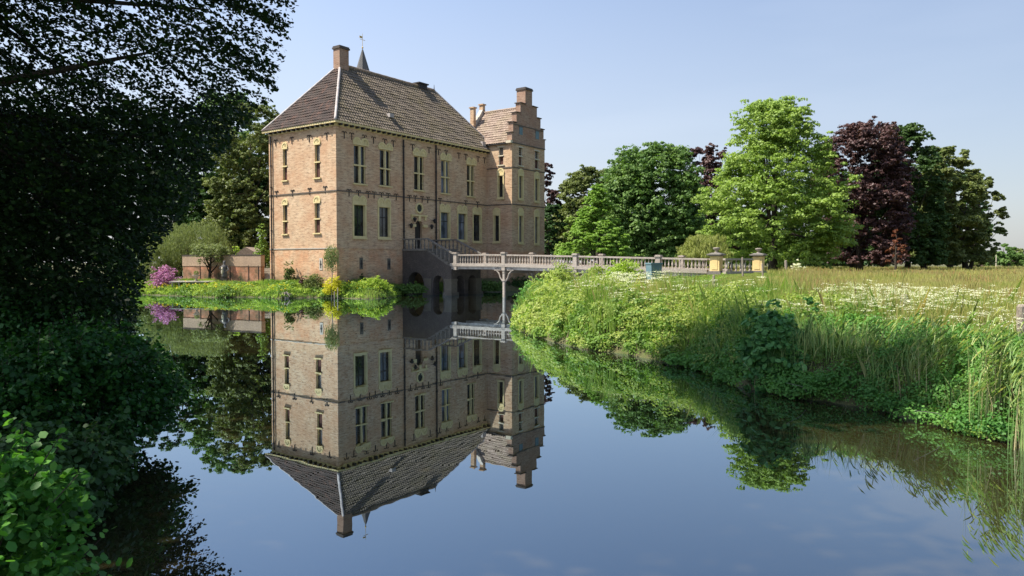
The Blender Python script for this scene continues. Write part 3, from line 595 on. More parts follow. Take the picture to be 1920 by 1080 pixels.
for k in range(7):
    y1_ = -2.5-k*.33; z = LZ-(k+1)*.16; mb = MB(); mb.box(loc(SX0+.05, y1_-.37, z-.22), loc(SX1-.05, y1_, z)); mb.build('step', M['stair_stone'], stair)
def baluster_mesh(h, mat, r_=.05, name='baluster'):
    mb = MB(); mb.lathe(0, 0, [(r_*1.1, 0), (r_*1.1, h*.1), (r_*.6, h*.16), (r_*1.25, h*.36), (r_*.7, h*.6), (r_*.5, h*.8), (r_*1.0, h*.88), (r_*1.0, h)], 8)
    me = bpy.data.meshes.new(name); me.from_pydata(mb.v, [], mb.f); me.materials.append(mat); me.update(); return me
bs = baluster_mesh(.68, M['stair_stone'], .06)
for x in (SX0+.08, SX1-.08):
    mb = MB(); mb.box(loc(x-.09, -2.5, LZ+.68), loc(x+.09, -.02, LZ+.78)); mb.beam(loc(x, -2.5, LZ+.73), loc(x, -SV-.15, DK+.74), .16, .1); rl = mb.build('handrail', M['stair_stone'], stair)
    for k in range(12):
        y = -.2-k*.4; z = LZ if y > -2.5 else LZ-(-2.5-y)*(LZ-DK)/2.3
        o_ = bpy.data.objects.new('baluster', bs); col.objects.link(o_); o_.parent = rl; o_.location = loc(x, y, z)

# ------------------------------------------------------------------ bridge
bridge = empty('bridge', (*cw(8.2, -SV), 0), ANG)
tag(bridge, 'pale balustraded bridge on posts crossing the moat to the castle', 'bridge')
def bl(x, v, z): return (x-8.2, -(v-SV), z)
VE = 24.1
def dz(v): return DK-.35*min(1, max(0, (v-9)/(15)))      # the deck falls gently to the meadow
n_ = 12
mb, mf, mf2, mf3, ms, ms2 = [MB() for _ in range(6)]
for k in range(n_):
    v0, v1 = SV+(VE-SV)*k/n_, SV+(VE-SV)*(k+1)/n_
    for (xa, xb, ta, tb, m_) in ((SX0, SX1, -.10, -.02, mb), (SX0-.16, SX0+.16, -.16, .06, ms), (SX1-.16, SX1+.16, -.16, .06, ms2), (SX0+.02, SX0+.14, -.36, -.16, mf), (SX1-.14, SX1-.02, -.36, -.16, mf2), (8.1, 8.25, -.36, -.10, mf3)):
        i = [m_.vert(bl(x, v, dz(v)+t_)) for v, x, t_ in ((v0,xa,ta),(v0,xb,ta),(v0,xb,tb),(v0,xa,tb),(v1,xa,ta),(v1,xb,ta),(v1,xb,tb),(v1,xa,tb))]
        for q_ in ((0,1,2,3),(7,6,5,4),(0,4,5,1),(1,5,6,2),(2,6,7,3),(3,7,4,0)): m_.f.append([i[j] for j in q_])
mb.build('deck', M['wood_old'], bridge); [m_.build('kerb', M['bridge_stone'], bridge) for m_ in (ms, ms2)]; [m_.build('girder', M['lead'], bridge) for m_ in (mf, mf2, mf3)]
VP = [5.3, 9.6, 15.3, 21.05]
def bpillar(x, v, wide=.14):
    z = dz(v); mb = MB(); c = bl(x, v, 0)
    mb.box((c[0]-wide, c[1]-wide, z-.42), (c[0]+wide, c[1]+wide, z+.74)); mb.box((c[0]-wide-.03, c[1]-wide-.03, z-.06), (c[0]+wide+.03, c[1]+wide+.03, z+.08))
    p = mb.build('pillar', M['bridge_stone'], bridge)
    mb = MB(); mb.box((c[0]-wide-.06, c[1]-wide-.06, z+.74), (c[0]+wide+.06, c[1]+wide+.06, z+.80)); mb.box((c[0]-wide-.02, c[1]-wide-.02, z+.80), (c[0]+wide+.02, c[1]+wide+.02, z+.85)); mb.build('pillar_cap', M['bridge_stone'], p)
for x in (SX0, SX1):
    for v in VP: bpillar(x, v)
bb = baluster_mesh(.58, M['bridge_stone'], .038); nb = 0
for si, x in enumerate((SX0, SX1)):
    st = VP+[VE+.2]
    for va, vb in zip(st, st[1:]):
        mb = MB(); n2 = 6
        for k in range(n2):
            v0, v1 = va+.19+(vb-va-.38)*k/n2, va+.19+(vb-va-.38)*(k+1)/n2
            i = [mb.vert(bl(x+dx, v, dz(v)+t_)) for v, dx, t_ in ((v0,-.09,.60),(v0,.09,.60),(v0,.09,.69),(v0,-.09,.69),(v1,-.09,.60),(v1,.09,.60),(v1,.09,.69),(v1,-.09,.69))]
            for q_ in ((0,1,2,3),(7,6,5,4),(0,4,5,1),(1,5,6,2),(2,6,7,3),(3,7,4,0)): mb.f.append([i[j] for j in q_])
        rl = mb.build('balustrade', M['bridge_stone'], bridge)
        cnt = int((vb-va-.5)/.235); rest = MB()
        for k in range(cnt):
            v = va+.3+(vb-va-.6)*(k+.5)/cnt
            if si == 0 and nb < 100:
                o_ = bpy.data.objects.new('baluster', bb); col.objects.link(o_); o_.parent = rl; o_.location = bl(x, v, dz(v)+.04); nb += 1
            else:
                c = bl(x, v, dz(v)+.04); h = .58; r_ = .045; rest.lathe(c[0], c[1], [(q0, c[2]+q1) for q0, q1 in ((r_*1.1, 0), (r_*1.1, h*.1), (r_*.6, h*.16), (r_*1.25, h*.36), (r_*.7, h*.6), (r_*.5, h*.8), (r_, h*.88), (r_, h))], 8)
        if rest.v: rest.build('balusters', M['bridge_stone'], rl)['kind'] = 'stuff'
for x in (SX0, SX1):
    for v in (9.6, 15.3):
        c = bl(x, v, 0); z = dz(v)-.42; mb = MB()
        mb.box((c[0]-.08, c[1]-.08, -1.2), (c[0]+.08, c[1]+.08, z)); mb.box((c[0]-.12, c[1]-.12, z-.72), (c[0]+.12, c[1]+.12, z-.6))
        p = mb.build('post', M['bridge_stone'], bridge); mb = MB()
        for sg in (-1, 1):
            mb.tube([(c[0], c[1]+sg*.12, z-.75), (c[0], c[1]+sg*.32, z-.5), (c[0], c[1]+sg*.42, z-.22), (c[0], c[1]+sg*.68, z+.02)], [.045, .055, .05, .045], 6)
            mb.box((c[0]-.06, c[1]+sg*.55-.28, z-.0), (c[0]+.06, c[1]+sg*.55+.28, z+.09))
        mb.build('brace', M['bridge_stone'], p)
for v in (9.6, 15.3):
    mb = MB(); mb.box(bl(SX0-.1, v+.09, dz(v)-.62), bl(SX1+.1, v-.09, dz(v)-.42)); mb.build('cross_beam', M['wood_old'], bridge)
# yellow gate piers with urns
def gate_pier(x, v, label):
    g_ = cw(x, -v); z = gz1(*g_); t_ = empty('gate_pier', (g_[0], g_[1], 1.55), ANG)
    tag(t_, label, 'gate pier', 'yellow gate piers at the end of the bridge'); zb = 0
    mb = MB(); mb.box((-.4, -.4, -.4), (.4, .4, .3)); mb.box((-.34, -.34, .3), (.34, .34, .36)); mb.build('plinth', M['dark_cap'], t_)
    mb = MB(); mb.box((-.275, -.275, .36), (.275, .275, 1.2))
    for sx, sy in ((1, 0), (-1, 0), (0, 1), (0, -1)):
        if sx: mb.box((sx*.275-(.02 if sx < 0 else 0), -.17, .45), (sx*.275+(.02 if sx > 0 else 0), +.17, 1.1))
        else: mb.box((-.17, sy*.275-(.02 if sy < 0 else 0), .45), (.17, sy*.275+(.02 if sy > 0 else 0), 1.1))
    mb.build('shaft', M['ochre_wall'], t_)
    mb = MB(); mb.box((-.32, -.32, 1.2), (.32, .32, 1.26)); mb.box((-.42, -.42, 1.26), (.42, .42, 1.33)); mb.frustum(0, 0, 1.33, 1.4, .38, .38, .2, .2); mb.build('cap', M['dark_cap'], t_)
    mb = MB(); mb.lathe(0, 0, [(.13, 1.4), (.13, 1.43), (.05, 1.47), (.06, 1.5), (.15, 1.57), (.19, 1.63), (.2, 1.66), (.2, 1.68), (.09, 1.7)], 14); mb.build('urn', M['bridge_stone'], t_, True)
gate_pier(SX0, 24.6, 'nearer yellow gate pier with grey stone urn, at meadow end of the bridge')
gate_pier(SX1, 25.9, 'farther yellow gate pier with stone urn, beyond the near one beside the trees')
# railing running on beyond the near pier
P0, P1 = at(1358, 500, 42.2), at(1410, 500, 43.4)
rg = empty('railing', (P0[0], P0[1], 1.6)); tag(rg, 'short stone balustrade between the two yellow gate piers', 'railing')
v_ = Vector((P1[0]-P0[0], P1[1]-P0[1], 0)); mb = MB(); mb.beam((0, 0, .98), tuple(v_+Vector((0, 0, .98))), .16, .1); mb.build('top_rail', M['bridge_stone'], rg); mb = MB(); mb.beam((0, 0, .22), tuple(v_+Vector((0, 0, .22))), .24, .16); mb.build('base_rail', M['bridge_stone'], rg)
for k in range(6):
    o_ = bpy.data.objects.new('baluster', baluster_mesh(.64, M['bridge_stone'], .06) if k == 0 else o_.data); col.objects.link(o_); o_.parent = rg; o_.location = v_*((k+.5)/6)+Vector((0, 0, .3))

# ------------------------------------------------------------------ foliage engine
def rnd_unit(n): v = rng.normal(size=(n, 3)); return v/np.linalg.norm(v, axis=1)[:, None]
def leaves(C, N, size, shape='rhomb', asp=.62):
    n = len(C); size = np.broadcast_to(size, (n,))
    t_ = np.cross(N, rnd_unit(n)); t_ /= np.linalg.norm(t_, axis=1)[:, None]+1e-9; b_ = np.cross(N, t_)
    s = size[:, None]
    if shape == 'rhomb': uv = [(-.5, 0), (-.02, -.5*asp), (.5, 0), (-.02, .5*asp)]
    elif shape == 'tri': uv = [(-.5, -.3), (.5, 0), (-.3, .5)]
    else: uv = [(-.5, 0), (-.25, -.42*asp), (.15, -.5*asp), (.5, -.05), (.15, .5*asp), (-.25, .42*asp)]
    return np.stack([C+t_*s*u+b_*s*v for u, v in uv], 1)
def clump_leaves(cc, rc, n, flat=.6, out=None, up=.35, rough=.6, shellf=.55):
    """n leaves for each clump centre cc (m,3) radius rc (m,)"""
    m_ = len(cc); d = rnd_unit(m_*n); d[:, 2] = np.where(d[:, 2] < -.35, -d[:, 2], d[:, 2])
    rr = (shellf+(1-shellf)*rng.random(m_*n)**.6); R_ = np.repeat(rc, n)
    C = np.repeat(cc, n, 0)+d*np.array((1, 1, flat))*(R_*rr)[:, None]
    N = d+rnd_unit(m_*n)*rough+np.array((0, 0, up)); N /= np.linalg.norm(N, axis=1)[:, None]
    return C, N
def limb_tree(mb, base, top, r0, tips, nseg=6):
    bend = np.array((rng.normal(0, .03), rng.normal(0, .03), 0))*np.linalg.norm(np.array(top)-np.array(base))
    pts = [np.array(base)*(1-t_)+np.array(top)*t_+bend*math.sin(math.pi*t_) for t_ in np.linspace(0, 1, nseg)]
    mb.tube(pts, [r0*1.35]+[r0*(1-.8*t_) for t_ in np.linspace(0, 1, nseg)[1:]], 8)
    for tp in tips:
        t_ = rng.uniform(.25, .8); s = np.array(base)*(1-t_)+np.array(top)*t_+bend*math.sin(math.pi*t_); e_ = np.array(tp); mid = s*.5+e_*.5+np.array((0, 0, -.06*np.linalg.norm(e_-s)))
        rr = r0*(1-.8*t_)*.5; mb.tube([s, mid, e_], [rr, rr*.6, rr*.15], 5)
def tree(name, label, cat, outline, Y, mat, n, leaf, group=None, trunk_px=None, clump=.16, flat=.6, shape='rhomb', depth=1.0, tr=None, weep=0, rough=.6, inner=.35, gapn=0, sky=None):
    """outline: (py, left px, right px) rows of the crown, turned into a round crown at depth Y"""
    rows = sorted((at((l_+r_)/2, py, Y)[2], at(l_, py, Y)[0], at(r_, py, Y)[0]) for py, l_, r_ in outline)
    zs = np.array([r_[0] for r_ in rows]); lx = np.array([r_[1] for r_ in rows]); rx = np.array([r_[2] for r_ in rows])
    tx_ = at(trunk_px if trunk_px else (outline[-1][1]+outline[-1][2])/2, 500, Y)[0]; gz_ = max(gz1(tx_, Y), .3)
    o = empty(name, (tx_, Y, gz_)); tag(o, label, cat, group)
    hwid = (rx-lx)/2; wmax = hwid.max(); H = zs[-1]-zs[0]
    K2 = 11; m_ = max(14, int(n/(K2*38)))
    zz = rng.random(m_*6)*H+zs[0]; hr = np.interp(zz, zs, hwid); keep = rng.random(m_*6) < (hr/wmax)**1.3*.9+.1; zz = zz[keep][:m_]; m_ = len(zz)
    hr = np.interp(zz, zs, hwid); cxx = np.interp(zz, zs, (lx+rx)/2); th = rng.random(m_)*2*math.pi
    rc = clump*1.45*wmax*rng.uniform(.6, 1.3, m_); rc = np.minimum(rc, hr*.8+.15)
    rad = np.where(rng.random(m_) < inner, rng.random(m_)**.5, rng.uniform(.82, 1.03, m_))
    rad = np.maximum(0, rad-0)*np.maximum(hr-rc*.38, .05)*(1+rng.normal(0, .05, m_))
    cc = np.stack([cxx+np.cos(th)*rad, Y+np.sin(th)*rad*depth, np.minimum(zz, zs[-1]-rc*.75)], 1)
    d2 = rnd_unit(m_*K2); d2[:, 2] = np.where(d2[:, 2] < -.5, -d2[:, 2], d2[:, 2]); rB = np.repeat(rc, K2)
    c2 = np.repeat(cc, K2, 0)+d2*np.array((1, 1, .5+flat*.5))*(rB*rng.uniform(.45, 1.05, m_*K2))[:, None]; r2_ = rB*rng.uniform(.22, .5, m_*K2)
    # loose twigs between the boughs break the outline
    kx = len(c2)//5; j = rng.integers(len(c2), size=kx); c2 = np.vstack([c2, c2[j]+rnd_unit(kx)*(rB[j]*.42)[:, None]]); r2_ = np.concatenate([r2_, r2_[j]*.7])
    per = max(8, n//len(c2)); C, N = clump_leaves(c2, r2_, per, flat, rough=rough, shellf=.15)
    if weep: C[:, 2] -= weep*rng.random(len(C))**1.5*np.repeat(r2_, per)*4
    P = leaves(C, N, leaf*rng.uniform(.6, 1.3, len(C)), shape)
    if weep: dirn = np.array((0, 0, -1.0)); cdn = P.mean(1, keepdims=True); P = cdn+(P-cdn)*np.array((.5, .5, 2.2))
    org = np.array((tx_, Y, gz_)); link('crown', poly_mesh('crown', P-org), mat, o)
    mb = MB(); topz_ = zs[0]+H*.75; cxt = float(np.interp(topz_, zs, (lx+rx)/2)); tips = [c-org for c in cc[rng.choice(m_, min(m_, 14), False)]]
    limb_tree(mb, (0, 0, -.2), (cxt-tx_, 0, topz_-gz_), tr or wmax*.055+.08, tips); mb.build('trunk', M['bark'], o, True)
    return o
# ------------------------------------------------------------------ leaf colours
LM = {}
LM['oak'] = leafmat('oak_leaf', [(0.066, 0.135, 0.03), (0.115, 0.205, 0.046), (0.17, 0.26, 0.075)], .3, pos=.42)
LM['deep'] = leafmat('deep_leaf', [(.035,.075,.02),(.06,.115,.028),(.09,.15,.04)], .3, pos=.42)
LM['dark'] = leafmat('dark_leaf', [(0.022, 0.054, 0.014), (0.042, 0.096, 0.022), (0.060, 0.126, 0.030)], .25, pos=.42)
LM['light'] = leafmat('light_leaf', [(0.139, 0.226, 0.035), (0.226, 0.329, 0.061), (0.312, 0.416, 0.104)], .35, pos=.42)
LM['olive'] = leafmat('olive_leaf', [(0.084, 0.114, 0.030), (0.144, 0.180, 0.048), (0.216, 0.240, 0.084)], .3, pos=.42)
LM['copper'] = leafmat('copper_leaf', [(0.045, 0.022, 0.02), (0.085, 0.04, 0.036), (0.12, 0.06, 0.05)], .2, spec=.4, pos=.42)
LM['larch'] = leafmat('larch_leaf', [(0.13, 0.25, 0.03), (0.2, 0.34, 0.045), (0.28, 0.42, 0.08)], .4)
LM['willow'] = leafmat('willow_leaf', [(.2, .24, .05), (.3, .33, .09), (.36, .38, .13)], .4)
LM['grey_willow'] = leafmat('grey_willow_leaf', [(.13, .17, .05), (.2, .24, .09), (.27, .3, .13)], .35)
LM['rust'] = leafmat('rust_leaf', [(.12, .03, .015), (.2, .06, .03), (.15, .08, .03)], .2)
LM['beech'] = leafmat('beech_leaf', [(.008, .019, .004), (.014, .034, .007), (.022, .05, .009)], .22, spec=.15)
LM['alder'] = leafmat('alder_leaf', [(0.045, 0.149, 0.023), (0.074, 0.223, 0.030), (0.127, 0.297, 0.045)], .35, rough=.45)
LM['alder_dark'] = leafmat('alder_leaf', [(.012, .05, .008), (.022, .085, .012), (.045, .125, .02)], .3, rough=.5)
LM['bank'] = leafmat('bank_leaf', [(0.14, 0.21, 0.03), (0.24, 0.33, 0.06), (0.38, 0.43, 0.12), (0.17, 0.25, 0.04), (0.32, 0.34, 0.12)], .4, pos=.5)
LM['nettle'] = leafmat('nettle_leaf', [(0.078,0.156,0.026),(0.143,0.247,0.039),(0.234,0.351,0.065)], .35, pos=.9)
LM['bramble'] = leafmat('bramble_leaf', [(0.055, 0.159, 0.033), (0.104, 0.244, 0.046), (0.168, 0.355, 0.066)], .35, pos=.7)
LM['maple'] = leafmat('maple_leaf', [(0.051, 0.154, 0.044), (0.086, 0.223, 0.060), (0.147, 0.310, 0.086)], .3)
LM['bright'] = leafmat('bright_leaf', [(0.2, 0.32, 0.03), (0.32, 0.44, 0.06), (0.44, 0.52, 0.1)], .4)
LM['yellow'] = leafmat('yellow_leaf', [(.5, .45, .02), (.65, .58, .04), (.4, .42, .03)], .35)
LM['purple'] = leafmat('purple_flower', [(0.32, 0.1, 0.28), (0.46, 0.18, 0.4), (0.56, 0.32, 0.52)], .3)
LM['flower_y'] = leafmat('iris_flower', [(.7, .5, .02), (.8, .62, .05)], .3)
LM['flower_w'] = leafmat('white_flower', [(.6, .6, .42), (.78, .78, .62)], .3)
LM['grass_green'] = leafmat('green_grass', [(0.11, 0.23, 0.03), (0.19, 0.32, 0.05), (0.32, 0.42, 0.1), (0.24, 0.28, 0.08)], .4, pos=.4)
LM['grass_straw'] = leafmat('straw_grass', [(0.26, 0.32, 0.08), (0.37, 0.38, 0.11), (0.47, 0.44, 0.17), (0.36, 0.27, 0.13), (0.28, 0.35, 0.09)], .4, pos=.25)
LM['sorrel'] = leafmat('sorrel', [(0.420, 0.154, 0.084), (0.588, 0.280, 0.168)], .3)
LM['reed'] = leafmat('reed_leaf', [(0.156, 0.265, 0.078), (0.250, 0.374, 0.125), (0.468, 0.468, 0.187)], .35)
LM['reed_dry'] = leafmat('dry_reed', [(.42, .34, .18), (.55, .46, .27)], .25)

# ------------------------------------------------------------------ trees of the park
T = tree
T('deciduous_tree', 'tallest light green tree, pointed top, just right of the yellow gate piers', 'tree', [(186,1435,1495),(205,1400,1512),(245,1388,1530),(290,1372,1545),(335,1352,1572),(385,1325,1585),(430,1322,1582),(470,1340,1572),(496,1370,1555)], 54, LM['light'], 105000, .2, 'trees round the park', 1449, clump=.17, flat=.5)
T('oak_tree', 'broad round mid green oak between the bright larch and the dark copper beech', 'tree', [(276,1200,1262),(295,1160,1288),(330,1140,1300),(380,1128,1318),(430,1130,1322),(470,1150,1325),(490,1150,1325)], 66, LM['oak'], 120000, .25, 'trees round the park', 1230, clump=.2, flat=.6)
T('deciduous_tree', 'olive green tree behind the larch, close to the stepped gable', 'tree', [(316,1095,1132),(335,1062,1142),(380,1042,1165),(430,1030,1180),(475,1030,1180)], 84, LM['olive'], 70000, .28, 'trees round the park', 1090)
T('larch_tree', 'bright lime green conical larch behind the bridge', 'tree', [(345,1117,1125),(375,1102,1139),(405,1088,1155),(440,1065,1175),(470,1048,1185),(490,1045,1186)], 56, LM['larch'], 60000, .16, 'trees round the park', 1123, clump=.14, flat=.3)
T('shrub_tree', 'pale green rounded tree between the castle wing and the larch', 'tree', [(408,1062,1085),(430,1048,1100),(460,1040,1110),(485,1040,1112)], 62, LM['light'], 20000, .18, 'trees round the park')
T('copper_beech', 'small purple copper beech showing between the oak and the tallest tree', 'tree', [(276,1300,1350),(295,1286,1362),(340,1282,1368),(400,1285,1375),(470,1290,1380)], 74, LM['copper'], 60000, .24, 'trees round the park')
T('copper_beech', 'dark purple beech peeping out right beside the castle wing', 'tree', [(306,1010,1030),(340,990,1040),(380,985,1055),(430,985,1060),(475,985,1060)], 86, LM['copper'], 30000, .26, 'trees round the park')
T('deciduous_tree', 'dark green tree low behind the castle wing, under the purple beech', 'tree', [(385,1020,1048),(420,1005,1060),(480,1000,1065)], 78, LM['dark'], 20000, .24, 'trees round the park')
T('weeping_willow', 'small yellow weeping willow behind the bridge before the near gate pier', 'tree', [(438,1305,1345),(455,1285,1362),(475,1270,1365),(490,1262,1365)], 49, LM['willow'], 22000, .11, 'trees round the park', weep=.5, clump=.2)
T('copper_beech', 'biggest dark purple copper beech right of the tallest tree', 'tree', [(233,1605,1655),(250,1570,1672),(280,1540,1690),(330,1530,1695),(400,1550,1695),(460,1555,1695),(494,1560,1690)], 68, LM['copper'], 130000, .22, 'trees round the park', 1612, clump=.15)
T('deciduous_tree', 'tall mid green tree rising right of the biggest purple beech', 'tree', [(236,1665,1705),(255,1645,1728),(290,1640,1745),(340,1635,1758),(420,1640,1765),(494,1640,1765)], 72, LM['deep'], 100000, .25, 'trees round the park', 1736)
T('deciduous_tree', 'olive green drooping tree between the tall green one and the loose edge tree', 'tree', [(277,1750,1780),(295,1735,1808),(330,1722,1828),(400,1715,1842),(470,1718,1848),(494,1720,1848)], 75, LM['olive'], 80000, .26, 'trees round the park', 1813)
T('deciduous_tree', 'rightmost airy tree of the big clump, sky showing through its crown', 'tree', [(316,1812,1840),(340,1805,1858),(390,1800,1880),(440,1800,1878),(470,1800,1866),(494,1810,1856)], 78, LM['olive'], 36000, .24, 'trees round the park', 1817)
T('conifer', 'small rust brown conifer in front of the dark tree bases', 'conifer', [(426,1679,1683),(450,1672,1691),(475,1665,1698),(494,1663,1700)], 62, LM['rust'], 8000, .14, None, 1681, clump=.2, flat=.3)
T('deciduous_tree', 'distant round tree over the far end of the meadow', 'tree', [(457,1872,1888),(470,1862,1900),(494,1858,1904)], 170, LM['oak'], 9000, .6, 'far trees beyond the meadow')
T('deciduous_tree', 'distant low tree at the right edge of the photograph', 'tree', [(464,1912,1925),(478,1895,1940),(496,1890,1950)], 180, LM['olive'], 9000, .6, 'far trees beyond the meadow')
T('deciduous_tree', 'distant broad tree between the round one and the right edge', 'tree', [(470,1880,1905),(480,1862,1915),(497,1856,1922)], 150, LM['oak'], 14000, .5, 'far trees beyond the meadow')
T('deciduous_tree', 'distant low shrubby tree just right of the slim pale one', 'tree', [(482,1845,1858),(490,1838,1868),(497,1836,1872)], 165, LM['olive'], 6000, .5, 'far trees beyond the meadow')
T('deciduous_tree', 'distant slim pale tree just right of the big clump', 'tree', [(464,1825,1832),(478,1820,1840),(496,1818,1842)], 160, LM['olive'], 5000, .6, 'far trees beyond the meadow')
for i, (l_, r_, yt, Y) in enumerate(((1320, 1420, 380, 80), (1400, 1560, 330, 84), (1530, 1670, 320, 86), (1630, 1770, 300, 88), (1720, 1845, 330, 90), (1130, 1260, 400, 84), (1240, 1340, 360, 84))):
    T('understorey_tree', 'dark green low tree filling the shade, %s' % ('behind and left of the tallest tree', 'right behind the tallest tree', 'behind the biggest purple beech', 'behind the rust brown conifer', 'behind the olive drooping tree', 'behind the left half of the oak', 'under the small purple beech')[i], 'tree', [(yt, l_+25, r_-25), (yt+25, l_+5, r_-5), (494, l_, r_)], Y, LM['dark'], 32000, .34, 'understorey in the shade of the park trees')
P = np.column_stack([rng.uniform(0, 92, 900), rng.uniform(104, 128, 900)]); hh = rng.uniform(.15, 1, 900)**.7*(5.5+2.5*np.sin(P[:, 0]*.23)+1.2*np.sin(P[:, 0]*.7)); kx = P[:, 0] < P[:, 1]*.585
P, hh = P[kx], hh[kx]; C, N = clump_leaves(np.column_stack([P, 1+hh]), rng.uniform(1.0, 2.0, len(P)), 90, .7)
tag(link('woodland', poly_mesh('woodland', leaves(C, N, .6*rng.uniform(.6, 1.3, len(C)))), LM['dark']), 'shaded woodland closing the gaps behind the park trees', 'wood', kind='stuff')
# woods on the left
T('deciduous_tree', 'olive green tree rising just left of the castle roof', 'tree', [(196,440,500),(225,415,528),(280,400,540),(340,395,550),(420,395,550),(485,395,550)], 74, LM['olive'], 95000, .24, 'trees left of the castle')
T('deciduous_tree', 'tall light topped tree behind the garden wall, second from castle', 'tree', [(178,395,450),(205,370,478),(260,350,490),(340,340,490),(420,340,480),(485,340,480)], 82, LM['oak'], 85000, .26, 'trees left of the castle')
for i, (l_, r_, yt, Y) in enumerate(((270, 400, 215, 84), (150, 300, 215, 82), (20, 190, 220, 80), (420, 520, 330, 76), (230, 420, 330, 80))):
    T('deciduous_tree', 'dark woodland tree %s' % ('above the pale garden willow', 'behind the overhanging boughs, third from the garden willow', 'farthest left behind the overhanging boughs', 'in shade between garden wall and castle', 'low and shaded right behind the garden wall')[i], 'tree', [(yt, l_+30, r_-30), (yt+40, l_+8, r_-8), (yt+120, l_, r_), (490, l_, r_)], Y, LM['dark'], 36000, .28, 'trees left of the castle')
T('deciduous_tree', 'tree added on the left bank beyond the frame edge to shade the water', 'tree', [(215,-120,60),(260,-220,150),(330,-260,200),(480,-240,210)], 42, LM['dark'], 50000, .24, 'trees left of the castle')  # added tree, put here to darken the left bank and water
# garden
def bush(name, label, cat, px, py_top, half_px, Y, mat, n, leaf, squash=1.0, group=None, shape='rhomb', zb=None, loose=.0, weep=0, depth=None, clump=.32, org=None):
    P = at(px, py_top, Y); g_ = gz1(P[0], Y) if zb is None else zb; rx_ = half_px/F*Y; ht = P[2]-g_
    o = empty(name, (P[0], Y, g_)); tag(o, label, cat, group)
    m_ = max(10, int(n/70)); d = rnd_unit(m_); d[:, 2] = abs(d[:, 2]); rr = rng.uniform(.45, 1.0, m_)
    cl = clump*min(rx_, ht)*rng.uniform(.7, 1.3, m_)
    cc = d*np.array((max(rx_-cl.mean()*.6, .05), (depth or rx_)*.9, max(ht-cl.mean()*.6, .05)))*rr[:, None]
    cc[:, 2] += cl*.2
    cc3 = np.repeat(cc, 5, 0)+rnd_unit(m_*5)*(np.repeat(cl, 5)*rng.uniform(.5, 1.3, m_*5))[:, None]
    C, N = clump_leaves(cc3, np.repeat(cl, 5)*rng.uniform(.3, .6, m_*5), max(4, n//(m_*5)), .8, rough=.7, shellf=.1)
    C[:, 2] = np.maximum(C[:, 2], .03)
    if weep: C[:, 2] = np.maximum(C[:, 2]-weep*rng.random(len(C))**2, .05)
    Pq = leaves(C, N, leaf*rng.uniform(.6, 1.35, len(C)), shape)
    if weep: cdn = Pq.mean(1, keepdims=True); Pq = cdn+(Pq-cdn)*np.array((.5, .5, 2.0))
    link('foliage', poly_mesh('foliage', Pq), mat, o)
    mb = MB()
    for k in range(5): tp = cc[rng.integers(m_)]; mb.tube([(rng.normal(0, .05), rng.normal(0, .05), -.1), tuple(tp*.5), tuple(tp*.9)], [.03*ht**.5+.01, .02*ht**.5+.006, .006], 5)
    mb.build('stem', M['bark'], o)
    return o
T('garden_willow', 'broad pale grey-green willow left of the garden wall', 'tree', [(416,345,385),(430,310,412),(450,285,425),(470,272,426),(490,268,350),(510,272,335),(522,275,330)], 66.5, LM['grey_willow'], 42000, .12, None, 350, weep=.35, clump=.2)
bush('rhododendron', 'rhododendron covered in purple flowers beside the white terrace', 'shrub', 308, 499, 27, 56.5, LM['purple'], 6500, .1, clump=.3)
bush('shrub', 'low green shrub left of the purple rhododendron', 'shrub', 262, 495, 32, 60.5, LM['olive'], 9000, .12)
bush('shrub', 'dark green shrub in the far left corner of the bank', 'shrub', 235, 470, 40, 63, LM['dark'], 12000, .14)
tree('rose_tree', 'umbrella shaped pale rose tree trained against the garden wall', 'tree', [(458,385,410),(466,368,424),(480,364,426),(492,372,415)], 58.9, LM['grey_willow'], 12000, .09, None, 391, clump=.3)
bush('shrub', 'upright light green shrub standing behind the garden wall', 'shrub', 443, 448, 12, 63, LM['bright'], 3000, .12)
bush('climbing_rose', 'pale flowered yellow-green climber at the left castle corner', 'shrub', 492, 415, 16, 59.6, LM['light'], 9000, .12, clump=.35)
bush('shrub', 'grey-green rose bush climbing the sunlit castle wall', 'shrub', 541, 489, 12, 54.2, LM['olive'], 4200, .09, depth=.5)
bush('shrub', 'dusky round shrub by the castle wall, beside the yellow bush', 'shrub', 587, 513, 23, 52.3, LM['olive'], 6000, .08, depth=.7)
bush('shrub', 'small dark shrub between two bushes at the sunlit wall', 'shrub', 566, 517, 8, 53.0, LM['copper'], 1500, .08, depth=.4)
bush('golden_shrub', 'bright golden yellow bush at the castle corner', 'shrub', 626, 519, 22, 51.0, LM['yellow'], 8000, .08, depth=.7)
bush('shrub', 'small green bush touching the golden bush on its right', 'shrub', 646, 525, 11, 50.8, LM['bright'], 2600, .08, depth=.5)
bush('shrub', 'rounded bright lime green bush below the shaded castle front', 'shrub', 701, 522, 37, 51.3, LM['bright'], 11000, .09, depth=.8, zb=.35)
bush('shrub', 'low green plants under the shaded wall by the first arch', 'shrub', 772, 531, 32, 54.6, LM['oak'], 8000, .1, depth=.6, zb=.2)
bush('shrub', 'green waterside plants beyond the arches, shaded by the castle', 'shrub', 905, 527, 48, 61, LM['oak'], 12000, .12, zb=.1, depth=1)
bush('shrub', 'dark plants at the wall foot behind the bridge post', 'shrub', 985, 522, 40, 64, LM['dark'], 9000, .12, zb=.1, depth=1)
for px, yt, lb in ((675, 505, 'dark climber low on the shaded wall, left one'), (700, 503, 'dark climber low on the shaded wall, right one')):
    bush('climber', lb, 'climber', px, yt, 8, at(px, 500, 53)[1]+(.9 if px == 675 else 2.3), LM['dark'], 1500, .08, depth=.25)
